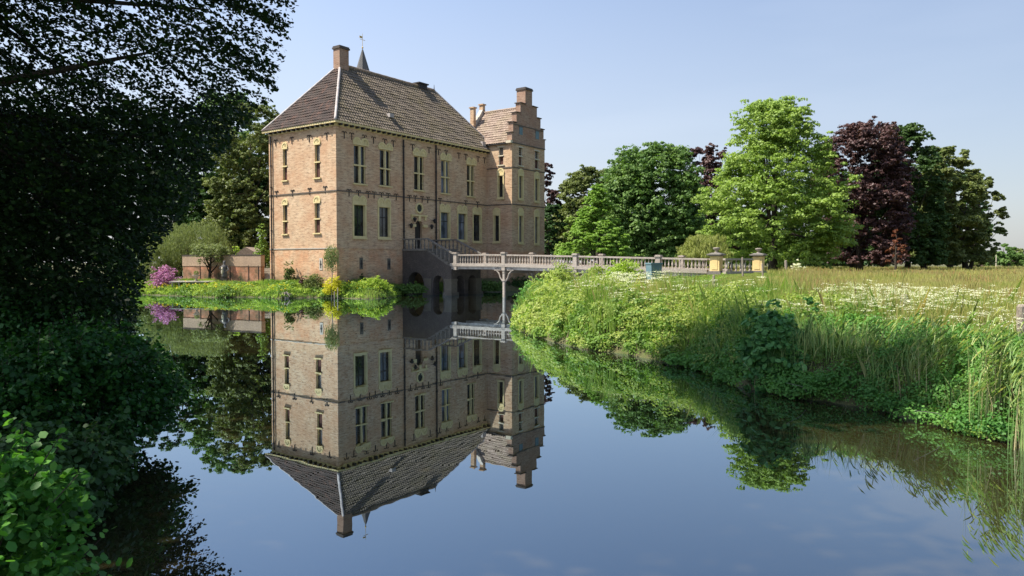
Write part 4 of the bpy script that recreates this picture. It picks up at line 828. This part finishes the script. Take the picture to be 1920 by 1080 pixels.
# weeping sapling at the corner
P = at(621, 454, 50.6); sp2 = empty('weeping_sapling', (P[0], P[1], .7)); tag(sp2, 'thin weeping sapling before the sunlit castle corner', 'tree')
m_ = 2600; d = rnd_unit(m_); C = d*np.array((.55, .5, .7))*rng.random((m_, 1))**.4+np.array((0, 0, P[2]-.7-.8)); C[:, 2] -= .8*rng.random(m_)**2
q_ = leaves(C, d*.4+rnd_unit(m_), .09*rng.uniform(.6, 1.3, m_)); cdn = q_.mean(1, keepdims=True); q_ = cdn+(q_-cdn)*np.array((.5, .5, 1.9)); link('crown', poly_mesh('crown', q_), LM['grey_willow'], sp2)
mb = MB(); mb.tube([(0, 0, -.7), (.05, 0, 1), (-.03, 0, P[2]-1.2)], [.035, .03, .015], 6); mb.build('trunk', M['wood_old'], sp2)
# garden wall
def wbox(mb, p, q_, th, z0_, z1_):
    mb.beam((p[0], p[1], (z0_+z1_)/2), (q_[0], q_[1], (z0_+z1_)/2), th, z1_-z0_)
gw0, gw1 = at(343, 500, 61.0), at(489, 500, 57.2)
ang2 = math.atan2(gw1[1]-gw0[1], gw1[0]-gw0[0]); Lw = math.hypot(gw1[0]-gw0[0], gw1[1]-gw0[1])
gwall = empty('garden_wall', (gw0[0], gw0[1], .9), ang2); tag(gwall, 'old brick garden wall running left from the castle', 'wall')
mb = MB(); mb.box((0, 0, -.7), (Lw, .35, 1.2)); mb.build('brick_face', M['garden_brick'], gwall)
mb = MB(); mb.box((-.03, -.03, 1.2), (Lw+.03, .38, 2.04)); mb.build('upper_band', simple('band', (.48, .34, .23), (.32, .23, .16), 1.2), gwall)
mb = MB(); mb.box((-.05, -.06, 2.04), (Lw+.05, .41, 2.1)); mb.build('coping', M['dark_stone'], gwall)
mb = MB()
for k in (.23, .62, .85, .97): mb.box((Lw*k, -.035, .1), (Lw*k+.04, -.004, 1.3))
mb.build('tie_bar', M['iron'], gwall)
gs = at(498, 500, 57.9); st2 = empty('garden_steps', (gs[0], gs[1], .75)); tag(st2, 'short flight of stone steps between garden wall and castle', 'steps')
for k in range(6): mb = MB(); mb.box((-.45, k*.25-.5, -.2), (.5, k*.25-.23, .22+k*.2)); mb.build('step', M['white_stone'], st2)
# small tiled roof behind the wall
P = at(462, 478, 66); sh_ = empty('garden_shed', (P[0], P[1], 1)); tag(sh_, 'small shed with rounded grey tiled roof peeping over the wall', 'shed')
mb = MB(); mb.box((-.9, 0, 0), (.9, 2.5, 1.9)); mb.build('wall', M['garden_brick'], sh_)
mb = MB(); prof = [(-1.15, 1.85), (-.7, 2.3), (0, 2.75), (.7, 2.35), (1.15, 1.85)]
for (a, c), (b_, d_) in zip(prof, prof[1:]): mb.poly([(a, -.2, c), (b_, -.2, d_), (b_, 2.7, d_), (a, 2.7, c)])
mb.poly([(a, -.2, c) for a, c in prof]); mb.build('roof', M['tile_pink'], sh_)
# terrace and urn, statue
P = at(358, 529, 55.2); te = empty('terrace', (P[0], P[1], .95)); tag(te, 'low white edged timber terrace on short legs above the bank', 'terrace')
mb = MB(); mb.box((-1.45, -.4, 0), (1.45, 1.2, .07)); mb.build('platform', M['white_stone'], te)
for k in range(6): mb = MB(); mb.box((-1.3+k*.5, -.3, -.4), (-1.22+k*.5, -.2, 0)); mb.build('leg', M['white_stone'], te)
P = at(368, 520, 55.6); ur = empty('stone_urn', (P[0], P[1], 1.02)); tag(ur, 'brown stone garden urn planted with a pale tuft on the terrace', 'urn')
mb = MB(); mb.lathe(0, 0, [(.14, 0), (.14, .06), (.06, .1), (.07, .2), (.2, .36), (.26, .42), (.26, .46)], 12); mb.build('bowl', M['wood_old'], ur, True)
m_ = 200; C = rnd_unit(m_)*.17+np.array((0, 0, .58)); link('plant', poly_mesh('plant', leaves(C, rnd_unit(m_), .08)), LM['grey_willow'], ur)
P = at(421, 500, 56.6); stt = empty('garden_statue', (P[0], P[1], .85)); tag(stt, 'small dark garden statue with white highlights before the wall', 'statue')
mb = MB(); mb.box((-.25, -.25, 0), (.25, .25, .35)); mb.build('pedestal', M['dark_stone'], stt)
mb = MB(); mb.lathe(0, 0, [(.2, .35), (.23, .6), (.15, .9), (.22, 1.15), (.2, 1.3), (.07, 1.4), (.11, 1.5), (.1, 1.62), (.03, 1.68)], 10); mb.tube([(.18, 0, 1.25), (.34, -.1, 1.0), (.2, -.25, .85)], [.07, .055, .04], 6); mb.tube([(-.18, 0, 1.25), (-.33, -.1, 1.05), (-.22, -.28, 1.2)], [.07, .055, .04], 6)
mb.build('figure', M['slate'], stt, True); mb = MB(); mb.lathe(-.12, -.14, [(.05, .6), (.1, .75), (.09, 1.1), (.04, 1.2)], 8); mb.build('drapery', M['cream'], stt, True)
# tree stump
P = at(536, 560, 50.3); sp3 = empty('root_stump', (P[0], P[1], 0)); tag(sp3, 'dark weathered root stump at the water edge below the castle', 'stump')
mb = MB(); mb.lathe(0, 0, [(.34, -.2), (.3, .12), (.24, .3), (.1, .42)], 9)
for k in range(26):
    a = rng.uniform(0, 6.28); l_ = rng.uniform(.3, .6); mb.tube([(0, 0, rng.uniform(.05, .3)), (.55*l_*math.cos(a), .55*l_*math.sin(a), rng.uniform(.15, .45)), (l_*math.cos(a+.3), l_*math.sin(a+.3), rng.uniform(-.15, .4))], [.07, .045, .015], 5)
mb.build('wood', M['wood_old'], sp3)
# mooring stake
P = at(630, 560, 49.4); s4 = empty('stake', (P[0], P[1], -.3)); tag(s4, 'pair of thin stakes standing in the water at the corner', 'stake')
for dx, h in ((-.12, .8), (.1, 1.05)): mb = MB(); mb.tube([(dx, 0, -.3), (dx+.02, 0, h)], [.035, .03], 6); mb.build('pole', M['wood_old'], s4)

# ------------------------------------------------------------------ right bank, meadow
def fence_post(px, py0, py1, Y, label, wpx=8):
    P = at(px, py0, Y); h = (py1-py0)/F*Y; hh = wpx/F*Y/2; o = empty('fence_post', (P[0], P[1], P[2]-h)); tag(o, label, 'post', 'old fence posts along the meadow')
    mb = MB(); n_ = 9; rings = [(hh, -.7), (hh*1.03, h*.4), (hh*.95, h*.9), (hh*.7, h)]; mb.lathe(0, 0, rings, n_); mb.build('post', M['wood_old'], o); o.rotation_euler = (random.uniform(-.05, .05), random.uniform(-.07, .07), 0)
for a in ((1285, 525, 542, 29, 'dark thin post, first on the left beyond the bush', 5), (1301, 526, 536, 32, 'short grey post right of the dark thin one'), (1325, 533, 551, 26, 'pale post lowest of the group near the gate pier', 7), (1338, 516, 531, 33, 'grey post directly below the near gate pier', 5),
          (1393, 482, 512, 40, 'tall grey post before the stone railing', 3.5), (1430, 494, 508, 40, 'post at the foot of the farther gate pier', 3.5), (1474, 488, 500, 46, 'small post at the meadow edge under the tallest tree', 5), (1548, 546, 558, 22, 'post top barely showing above white flowers', 6),
          (1695, 552, 578, 17, 'pale leaning post among white flowers in mid meadow', 13), (1917, 571, 604, 12.5, 'rough weathered post cut by the right edge', 18)): fence_post(*a[:5], *(a[5:]))
P = at(1226, 492, 40.5); bn = empty('storage_bin', (P[0], P[1], P[2]-.62), R(20)); tag(bn, 'blue-grey metal bin standing before the bridge pillar', 'bin')
mb = MB(); mb.frustum(0, 0, -.3, .52, .29, .26, .33, .3); mb.build('body', M['bin'], bn); mb = MB(); mb.box((-.36, -.33, .52), (.36, .33, .6)); mb.build('lid', M['bin'], bn)
P = at(1868, 478, 130); lp = empty('lamp_post', (P[0], P[1], 1)); tag(lp, 'thin pale pole standing far off at the meadow edge', 'pole')
mb = MB(); mb.tube([(0, 0, 0), (0, 0, P[2]-1)], [.09, .06], 6); mb.build('pole', M['cream'], lp)
P = at(1842, 494, 175); fh = empty('farmhouse', (P[0], P[1], .6)); fh.scale = (.5, .5, .5); tag(fh, 'tiny distant low house beside the far trees', 'house')
mb = MB(); mb.box((-3, 0, 0), (3, 4, 1.6)); mb.build('wall', M['cream'], fh); mb = MB()
mb.poly([(-3.2, -.2, 1.6), (3.2, -.2, 1.6), (3.2, 2, 3), (-3.2, 2, 3)]); mb.poly([(-3.2, 4.2, 1.6), (3.2, 4.2, 1.6), (3.2, 2, 3), (-3.2, 2, 3)]); mb.build('roof', M['tile_red'], fh)

bush('shrub', 'dense leafy bush at the tip of the bank below the bridge', 'shrub', 1003, 530, 40, 30.5, LM['bramble'], 17000, .085, zb=.1, depth=1.6)
bush('shrub', 'yellow-green shrub sprawling up the bank towards the bridge balustrade', 'shrub', 1050, 504, 52, 34, LM['bank'], 17000, .1, zb=.7, depth=1.8)
bush('shrub', 'bright upright shrub overlapping the balustrade beside the grey bin', 'shrub', 1170, 487, 40, 38, LM['bright'], 11000, .1, zb=1.0, depth=1)
bush('shrub', 'round green shrub before the balustrade, left of the grey bin shrub', 'shrub', 1118, 497, 30, 36.5, LM['bank'], 8000, .1, zb=.9, depth=1)
bush('elder_bush', 'small white flowering bush under the tallest tree at the meadow edge', 'shrub', 1495, 486, 17, 47, LM['flower_w'], 2200, .1, zb=1.1)
bush('maple_bush', 'dark broad-leaved maple bush hanging over the water', 'shrub', 1455, 578, 72, 14.5, LM['maple'], 10500, .13, zb=.0, depth=.8, shape='hex')
bush('shrub', 'small dark leafy sapling sticking up above the maple bush', 'shrub', 1520, 548, 24, 15.5, LM['maple'], 1400, .075, zb=.8, depth=.3)

def scatter(n, x0, x1, y0, y1, fn):
    P = np.column_stack([rng.uniform(x0, x1, n), rng.uniform(y0, y1, n)]); d = sdist(P); k = fn(P, d); return P[k], d[k]
def infront(P, z=1.5, margin=380):
    u = 960+F*P[:, 0]/P[:, 1]; return (u > -margin) & (u < 1920+margin)
def hf(P, s=.35, o=0): return .5+.25*(np.sin(P[:, 0]*s*3+o)+np.sin(P[:, 1]*s*2.3+P[:, 0]*s*1.1+o*2))
# undergrowth on the bank: leafy mounds
def mounds(name, label, n, rgn, fn, mat, leaf, hgt, per, rc, shape='rhomb'):
    P, d = scatter(n, *rgn, fn); z = np.maximum(gz(P, d), .02); h = hgt*rng.uniform(.35, 1, len(P))*(.55+.45*sm(d, 0, .6))
    h = h*(.45+.8*hf(P, 1.1, 3)); cc = np.column_stack([P, z+h*rng.uniform(.2, 1, len(P))]); C, N = clump_leaves(cc, rc*rng.uniform(.7, 1.3, len(P)), per, .8, rough=.7)
    k = (C[:, 2] > .02) & ~(lowzone(C) & (C[:, 2] > gz(C)+.35)); C, N = C[k], N[k]
    sc_ = np.clip(C[:, 1]/16, .75, 2.2)
    o = link(name, poly_mesh(name, leaves(C, N, leaf*sc_*rng.uniform(.6, 1.35, len(C)), shape)), mat); tag(o, label, 'undergrowth', kind='stuff')
bankR = lambda lo, hi: (lambda P, d: (d > (lo if lo > -.2 else lo+.75*hf(P, 1.5, 1)*hf(P, 3.7, 2))) & (d < hi) & (P[:, 0] > -1) & infront(P) & (P[:, 1] < 46))
def patch(P, k, lo): return (hf(P, .55, k)*.5+hf(P[:, ::-1], 1.3, k*2)*.5) > lo
pb = lambda f, k, lo: (lambda P, d: f(P, d) & patch(P, k, lo))
def lowzone(P):
    u = 960+F*P[:, 0]/P[:, 1]; return (P[:, 1] > 27) & (P[:, 1] < 47) & (u > 1120) & (u < 1470)
def blades(P, z, h, wd, lean=.35, nseg=2):
    n = len(P); a = rng.random(n)*2*math.pi; dx = np.column_stack([np.cos(a), np.sin(a), np.zeros(n)]); b = rng.random(n)*2*math.pi
    ln = np.column_stack([np.cos(b), np.sin(b), np.zeros(n)])*(h*lean*rng.random(n))[:, None]; B = np.column_stack([P, z]); w3 = (wd/2)[:, None]*dx if np.ndim(wd) else wd/2*dx
    up_ = np.column_stack([np.zeros(n), np.zeros(n), h]); Mi = B+up_*.55+ln*.3; Tp = B+up_+ln
    return np.stack([B-w3, B+w3, Mi+w3*.75, Tp, Mi-w3*.75], 1)
def grass(name, label, n, rgn, fn, mat, h, w0, lean=.35, dens=None):
    P, d = scatter(n, *rgn, fn); sc_ = P[:, 1]/14
    if dens is not None: k = rng.random(len(P)) < dens(P, d); P, d = P[k], d[k]
    hh = h*rng.uniform(.5, 1.15, len(P))*(.7+.5*hf(P, .9)); wd = w0*np.clip(P[:, 1]/14, .8, 5)
    lz_ = lowzone(P); hh = np.where(lz_, np.minimum(hh, .18), hh)
    o = link(name, poly_mesh(name, blades(P, gz(P, d)-.02, hh, wd, lean)), mat); tag(o, label, 'grass', kind='stuff')
mead = lambda P, d: (d > 3.4) & (P[:, 0] > 1.5) & infront(P)
near = lambda Y0: (lambda P, d: (d > 2.6) & (P[:, 0] > 1.5) & infront(P))
mounds('undergrowth', 'pale leafy brambles in mounds covering the sunny bank', 13000, (-1, 14, 15.3, 42), pb(bankR(-.3, 2.9), 0, .40), LM['bank'], .06, .95, 40, .24)
mounds('undergrowth', 'mid green nettles between the pale brambles on the sunny bank', 13000, (-1, 14, 15.3, 42), pb(bankR(-.3, 3.2), 2.1, .45), LM['nettle'], .07, .7, 38, .2, 'hex')
mounds('undergrowth', 'low ground plants filling the sunny bank', 12000, (-1, 14, 15.3, 42), bankR(-.3, 3.0), LM['nettle'], .05, .34, 34, .17)
mounds('undergrowth', 'green brambles hanging over the water on the shaded bank', 8000, (3.5, 10, 8.5, 17.5), pb(bankR(-.35, 2.1), 1.2, .36), LM['bramble'], .06, .62, 42, .18, 'hex')
mounds('undergrowth', 'low dark ground ivy under the brambles of the shaded bank', 6000, (3.5, 10, 8.5, 17.5), bankR(-.3, 2.2), LM['nettle'], .05, .25, 30, .13)
grass('bank_grass', 'leaning grass and young reeds rising through the shaded brambles', 16000, (3.5, 11, 9, 17), lambda P, d: (d > .0) & (d < 2.2) & infront(P) & patch(P, 5, .45), LM['reed'], .8, .012, .6)
mounds('undergrowth', 'mixed weeds on the slope between bank and meadow', 12000, (2, 30, 9, 40), lambda P, d: (d > 1.6) & (d < 6) & (P[:, 0] > 1) & infront(P) & (P[:, 1] < 40), LM['grass_green'], .05, .26, 20, .2)
grass('bank_grass', 'long pale grass growing up through the sunny bank plants', 90000, (-1, 14, 15, 44), lambda P, d: (d > .1) & (d < 5) & infront(P) & patch(P, 4, .42), LM['grass_green'], .9, .012, .45)
grass('bank_grass', 'straw coloured grass heads along the top of the bank', 34000, (0, 16, 12, 40), lambda P, d: (d > 1.2) & (d < 6) & infront(P) & patch(P, 1, .5), LM['grass_straw'], .95, .012, .4)
grass('meadow_grass', 'tall straw coloured meadow grass in flower near the bank', 480000, (3, 25, 8.5, 28), mead, LM['grass_straw'], .5, .011)
grass('meadow_grass', 'straw and reddish meadow grass in the middle distance', 340000, (4, 58, 26, 60), mead, LM['grass_straw'], .55, .014)
grass('meadow_grass', 'far straw coloured meadow grass up to the trees', 200000, (10, 90, 55, 110), mead, LM['grass_straw'], .6, .02)
grass('meadow_grass', 'green grass between the bank and the flowering meadow', 240000, (1, 22, 8.5, 44), lambda P, d: (d > 1.2) & (d < 7.5) & (P[:, 0] > .8) & infront(P), LM['grass_green'], .5, .012, .5)
grass('sorrel', 'red sorrel stalks tinting the meadow', 38000, (5, 60, 16, 75), lambda P, d: (d > 6) & infront(P) & (hf(P, .22, 1) > .5), LM['sorrel'], .6, .01, .2)
grass('grass', 'long green grass and iris leaves along the castle bank', 80000, (-31, -5, 47, 62), lambda P, d: (d > -.05) & (d < 3.5) & infront(P), LM['grass_green'], .34, .012)
grass('grass', 'shaded grass round the left bank', 60000, (-22, -2, 3, 34), lambda P, d: (d > .0) & (d < 4) & (P[:, 0] < -1), LM['bramble'], .35, .012)
grass('dry_stems', 'dry straw stems fringing the foot of the bank', 9000, (-1, 9, 9, 30), lambda P, d: (d > -.1) & (d < .35) & (P[:, 0] > 0), LM['reed_dry'], .42, .008, .8)
mounds('undergrowth', 'mid green clumps of iris and herbs below the castle', 5000, (-31, -6, 47, 60), lambda P, d: (d > -.1) & (d < 2.4) & infront(P) & patch(P, 3, .5), LM['nettle'], .06, .26, 26, .22)
mounds('undergrowth', 'bright green plants edging the water below the castle', 5000, (-31, -6, 47, 60), lambda P, d: (d > 0) & (d < 2.2) & infront(P) & patch(P, 1.5, .42), LM['bright'], .045, .24, 30, .2)
# iris flowers and cow parsley
P, d = scatter(1400, -27, -9, 48, 58, lambda P, d: (d > .1) & (d < 1.5) & (hf(P, .8, 2) > .5)); C = np.column_stack([P, gz(P, d)+rng.uniform(.3, .5, len(P))]); C = np.repeat(C, 3, 0)+rng.normal(0, .025, (len(C)*3, 3))
tag(link('iris_flowers', poly_mesh('iris_flowers', leaves(C, rnd_unit(len(C)), .085)), LM['flower_y']), 'yellow iris flowers dotted along the castle bank', 'flowers', kind='stuff')
def parsley(n, rgn, fn, label, hh=.75):
    P, d = scatter(n, *rgn, fn); z = gz(P, d); h = hh*rng.uniform(.7, 1.15, len(P)); C = np.column_stack([P+rng.normal(0, .03, P.shape), z+h])
    m_ = 16; a = rng.random((len(P), m_))*2*math.pi; r_ = rng.random((len(P), m_))**.5*.085; sx = np.clip(P[:, 1]/14, .9, 2)[:, None]
    CC = np.repeat(C, m_, 0); CC[:, 0] += (np.cos(a)*r_*sx).ravel(); CC[:, 1] += (np.sin(a)*r_*sx).ravel(); CC[:, 2] += rng.normal(0, .008, len(CC))
    N = rnd_unit(len(CC))*.5+np.array((0, 0, 1.0)); N /= np.linalg.norm(N, axis=1)[:, None]
    tag(link('cow_parsley', poly_mesh('cow_parsley', leaves(CC, N, .028*np.repeat(sx.ravel(), m_))), LM['flower_w']), label, 'flowers', kind='stuff')
parsley(9000, (3, 16, 10.5, 19), lambda P, d: (d > 1.7) & (d < 5.6) & infront(P) & patch(P, .8, .52) & (rng.random(len(P)) < .75), 'white cow parsley flowering in drifts above the shaded bank', .7)
parsley(700, (4, 24, 17, 32), lambda P, d: (d > 2.5) & (d < 9) & infront(P) & patch(P, 2.6, .6), 'scattered white umbels farther out in the meadow', .6)
parsley(2600, (1, 14, 21, 36), lambda P, d: (d > 1.2) & (d < 5) & infront(P) & patch(P, 1.9, .5), 'white cow parsley on the bank below the bridge')
# reeds
def reeds(px, Y, n, rad, label, h=1.5, green=.6):
    P = at(px, 700, Y); g_ = 0; o = empty('reed_clump', (P[0], Y, .05)); tag(o, label, 'reeds', 'reed clumps at the right bank')
    B = rng.normal(0, rad, (n, 2))*np.array((1, .6)); hh = h*rng.uniform(.6, 1.1, n)
    q_ = blades(B, np.zeros(n)-.1, hh, np.full(n, .009), .16); link('dry_stems', poly_mesh('dry_stems', q_[:n//3]), LM['reed_dry'], o)
    tops = B[n//3:]; link('leaves', poly_mesh('leaves', q_[n//3:]), LM['reed'], o)
    k = 5; C = np.repeat(np.column_stack([tops, hh[n//3:]]), k, 0); C[:, 2] *= rng.uniform(.35, 1, len(C)); a = rng.normal(-.2, .9, len(C)); ln = rng.uniform(.16, .30, len(C))
    E_ = C+np.column_stack([np.cos(a)*ln*.6, np.sin(a)*ln*.6, ln*.6]); s_ = np.column_stack([-np.sin(a), np.cos(a), np.zeros(len(a))])*.006
    link('blades', poly_mesh('blades', np.stack([C-s_, C+s_, (C+E_)/2+s_+np.array((0, 0, .03)), E_, (C+E_)/2-s_+np.array((0, 0, .03))], 1)), LM['reed'], o)
reeds(1862, 10.3, 120, .13, 'tall pale reed clump at the right edge standing in the water', 1.5)
reeds(1925, 9.6, 70, .14, 'reed clump cut by the right edge beside the tall pale one', 1.35)
reeds(1760, 11.9, 110, .3, 'green reeds in shade left of the tall pale clump', 1.35)
reeds(1680, 12.9, 110, .35, 'green reeds above the shaded brambles, middle of the bank', 1.35)
reeds(1600, 14.0, 70, .35, 'thin green reeds right of the maple bush', 1.2)
# twigs trailing in the water
for px, py, dx, lb in ((1530, 748, -55, 'bare pale twig trailing in the water below the brambles'), (1800, 800, -85, 'long bare twig slanting down beside the tall reeds'), (1110, 655, 22, 'short pale root at the sunny water edge')):
    p = gp(px, py); q_ = gp(px+dx, py-30, .35); o = empty('twig', (p[0], p[1], 0)); tag(o, lb, 'twig')
    v_ = q_-p; mb = MB(); mb.tube([(0, 0, -.05), tuple(v_*.5+np.array((0, 0, .08))), tuple(v_)], [.007, .006, .003], 5); mb.build('stem', M['wood_old'], o)

# ------------------------------------------------------------------ left foreground
# overhanging beech
bz = np.array((-12.0, 12.0, .9)); bo = empty('beech_tree', bz); tag(bo, 'huge dark overhanging beech filling the upper left', 'tree')
def limit_px(y): return np.interp(y, [-400, 0, 90, 180, 240, 300, 400, 470, 560, 640], [560, 556, 535, 515, 455, 408, 345, 285, 262, 250])
def proj(C):
    c, s = math.cos(PITCH), math.sin(PITCH); dy = C[:, 1]*c-(C[:, 2]-EYE)*s; dz_ = C[:, 1]*s+(C[:, 2]-EYE)*c
    return 960+F*C[:, 0]/dy, 540-F*dz_/dy
# visible skirt: sprays of small leaves in flat layers sloping down and outward
m_ = 15000; cc = np.column_stack([rng.uniform(-17, -2.5, m_), rng.uniform(11.5, 19, m_), rng.uniform(.5, 9.5, m_)])
rad = np.hypot(cc[:, 0]+12, (cc[:, 1]-12)*.9); zmin = .35+np.clip(rad-3, 0, 99)*.12
u, v = proj(cc); fray = rng.random(m_)**3*26
keep = (u < limit_px(v)-8-fray) & (u > -350) & (v > -260) & (cc[:, 2] > zmin) & (rad < 10.6)
lay = np.sin(cc[:, 2]*4.2+cc[:, 0]*1.1+cc[:, 1]*.6); dens = np.where(v < 205, .15+.40*(lay > .0), 1.0)*np.where(v > 205, .9, 1); keep &= rng.random(m_) < dens
cc = cc[keep]; print('beech sprays', len(cc))
per = 34; mm_ = len(cc); ca = rng.uniform(-.5, .3, mm_); L_ = rng.uniform(.35, .75, mm_)
t_ = rng.uniform(-1, 1, (mm_, per)); s_ = rng.normal(0, .10, (mm_, per))
ax = np.column_stack([np.cos(ca), np.sin(ca), -.42-.15*rng.random(mm_)]); sx = np.column_stack([-np.sin(ca), np.cos(ca), np.zeros(mm_)])
C = (cc[:, None, :]+ax[:, None, :]*(t_*L_[:, None])[..., None]+sx[:, None, :]*(s_*(1.4-t_))[..., None]).reshape(-1, 3); C[:, 2] += rng.normal(0, .035, len(C))
u, v = proj(C); C = C[(u < limit_px(v)+rng.normal(0, 4, len(u))) & (C[:, 2] > .12)]
N = rnd_unit(len(C))*.75+np.array((.35, 0, .8)); N /= np.linalg.norm(N, axis=1)[:, None]
q1 = leaves(C, N, .085*rng.uniform(.7, 1.25, len(C)), 'hex', .7)
# upper and outer crown
m_ = 1500; d = rnd_unit(m_*2); d = d[d[:, 2] > -.45][:m_]; cc2 = np.array((-10.2, 10.5, 11.5))+d*np.array((8.6, 7.5, 7.2))*rng.uniform(.5, 1, (len(d), 1))
ex = np.column_stack([rng.uniform(-6.5, -.6, 480), rng.uniform(10.6, 16.6, 480), rng.uniform(9.6, 14.0, 480)]); cc2 = np.vstack([cc2, ex])  # extra clumps out of view, placed to throw shade on the right bank
lx_ = cc2[:, 0]+.65*(cc2[:, 2]-.8); ly_ = cc2[:, 1]+.09*(cc2[:, 2]-.8); ld = sdist(np.column_stack([lx_, ly_]))
cc2 = cc2[~((lx_ > 3) & ((ld > 1.0) | (ly_ < 11.3) | (np.sin(cc2[:, 0]*2.6+1)*np.sin(cc2[:, 1]*2.1)*np.sin(cc2[:, 2]*1.7) > .42)))]      # unseen crown trimmed by where its shadow lands, shaping the shade on the bank
u, v = proj(cc2); k = (cc2[:, 1] < 1.5) | (v < -130) | (u < -150); cc2 = cc2[k]
C, N = clump_leaves(cc2, rng.uniform(.6, 1.1, len(cc2)), 34, .5); u, v = proj(C); k = (C[:, 1] < 1.0) | (v < -60) | (u < -90); C, N = C[k], N[k]
q2 = leaves(C, N, .24*rng.uniform(.7, 1.3, len(C)), 'hex', .75)
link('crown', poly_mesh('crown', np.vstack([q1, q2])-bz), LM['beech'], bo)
mb = MB(); tips = [c-bz for c in cc[rng.choice(len(cc), 46, False)] if c[2] > 1.5]; limb_tree(mb, (0, 0, -.3), (-1.0, -.5, 15), .45, tips, 8)
mb.build('trunk', M['bark'], bo, True)
# bushes at the left water edge
def leafy(name, label, ctr, rad, n, leaf, mat, m_, org_z=.4, cl=.28, cut=None):
    o = empty(name, (ctr[0], ctr[1], org_z)); tag(o, label, 'shrub'); d = rnd_unit(m_); d[:, 2] = np.where(d[:, 2] < -.5, -d[:, 2], d[:, 2])
    cc = d*np.array(rad)*rng.uniform(.55, 1, (m_, 1)); C, N = clump_leaves(cc, cl*rng.uniform(.7, 1.4, m_), n, .8, rough=.8)
    Cw = C+np.array(ctr); k = Cw[:, 2] > .05; C, N = C[k], N[k]; dz_ = np.array((0, 0, ctr[2]-org_z))
    sh = rng.integers(m_, size=m_); d3 = rnd_unit(m_)*.5+d[sh]*.6+np.array((0, 0, .55)); sl_ = rng.uniform(.12, .42, m_); kk = 9; t3 = np.linspace(.15, 1, kk)
    S = (cc[sh][:, None, :]+d3[:, None, :]*(sl_[:, None]*t3)[..., None]+np.array((0, 0, -.25))*(sl_[:, None]*t3**2)[..., None]).reshape(-1, 3)+rng.normal(0, .018, (m_*kk, 3))
    SN = rnd_unit(len(S))*.7+np.array((0, 0, .8)); SN /= np.linalg.norm(SN, axis=1)[:, None]; k = (S+np.array(ctr))[:, 2] > .05; S, SN = S[k], SN[k]
    C = np.vstack([C, S]); N = np.vstack([N, SN])
    link('foliage', poly_mesh('foliage', leaves(C+dz_, N, leaf*rng.uniform(.5, 1.3, len(C)), 'hex', .8)), mat, o); mb = MB()
    for q_ in range(0, m_, 3): c0 = cc[sh[q_]]+dz_; c1 = c0+d3[q_]*sl_[q_]*.95+np.array((0, 0, -.25))*sl_[q_]; mb.tube([tuple(c0*.9), tuple((c0+c1)/2), tuple(c1)], [.006, .004, .002], 4)
    for k in range(16): c = cc[rng.integers(m_)]+dz_; mb.tube([(rng.normal(0, .1), rng.normal(0, .1), -.2), tuple(c*.55+np.array((0, 0, .1))), tuple(c)], [.03, .018, .005], 5)
    mb.build('stem', M['bark'], o); return o
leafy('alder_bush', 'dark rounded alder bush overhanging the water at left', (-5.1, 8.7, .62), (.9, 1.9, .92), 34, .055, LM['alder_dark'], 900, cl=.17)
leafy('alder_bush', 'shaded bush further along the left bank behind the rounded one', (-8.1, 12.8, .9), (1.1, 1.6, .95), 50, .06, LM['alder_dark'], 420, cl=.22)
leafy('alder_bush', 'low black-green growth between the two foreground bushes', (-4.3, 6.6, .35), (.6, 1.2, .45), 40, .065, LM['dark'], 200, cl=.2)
leafy('alder_bush', 'bright near alder bush with large round leaves, lower left corner', (-3.3, 4.5, .42), (.62, .8, .80), 22, .062, LM['alder'], 330, cl=.12)
P, d = scatter(9000, -16, -2, 4, 20, lambda P, d: (d > .2) & (P[:, 0] < -2)); C = np.column_stack([P, gz(P, d)+.015]); N = rnd_unit(len(C))*.3+np.array((0, 0, 1.0))
tag(link('leaf_litter', poly_mesh('leaf_litter', leaves(C, N, .07, 'hex')), M['litter']), 'brown fallen leaves under the beech', 'leaves', kind='stuff')

P, d = scatter(900, -24, 9, 6, 50, lambda P, d: (d < -.2)); dl = rng.random(len(P)) < np.clip(.01+np.exp(d*1.6), 0, 1); P = P[dl]
C = np.column_stack([P, np.full(len(P), .006)]); N = rnd_unit(len(C))*.04+np.array((0, 0, 1.0)); N /= np.linalg.norm(N, axis=1)[:, None]
tag(link('floating_leaves', poly_mesh('floating_leaves', leaves(C, N, .05*rng.uniform(.5, 1.3, len(C)), 'hex')), LM['olive']), 'stray leaves floating on the moat water', 'leaves', kind='stuff')
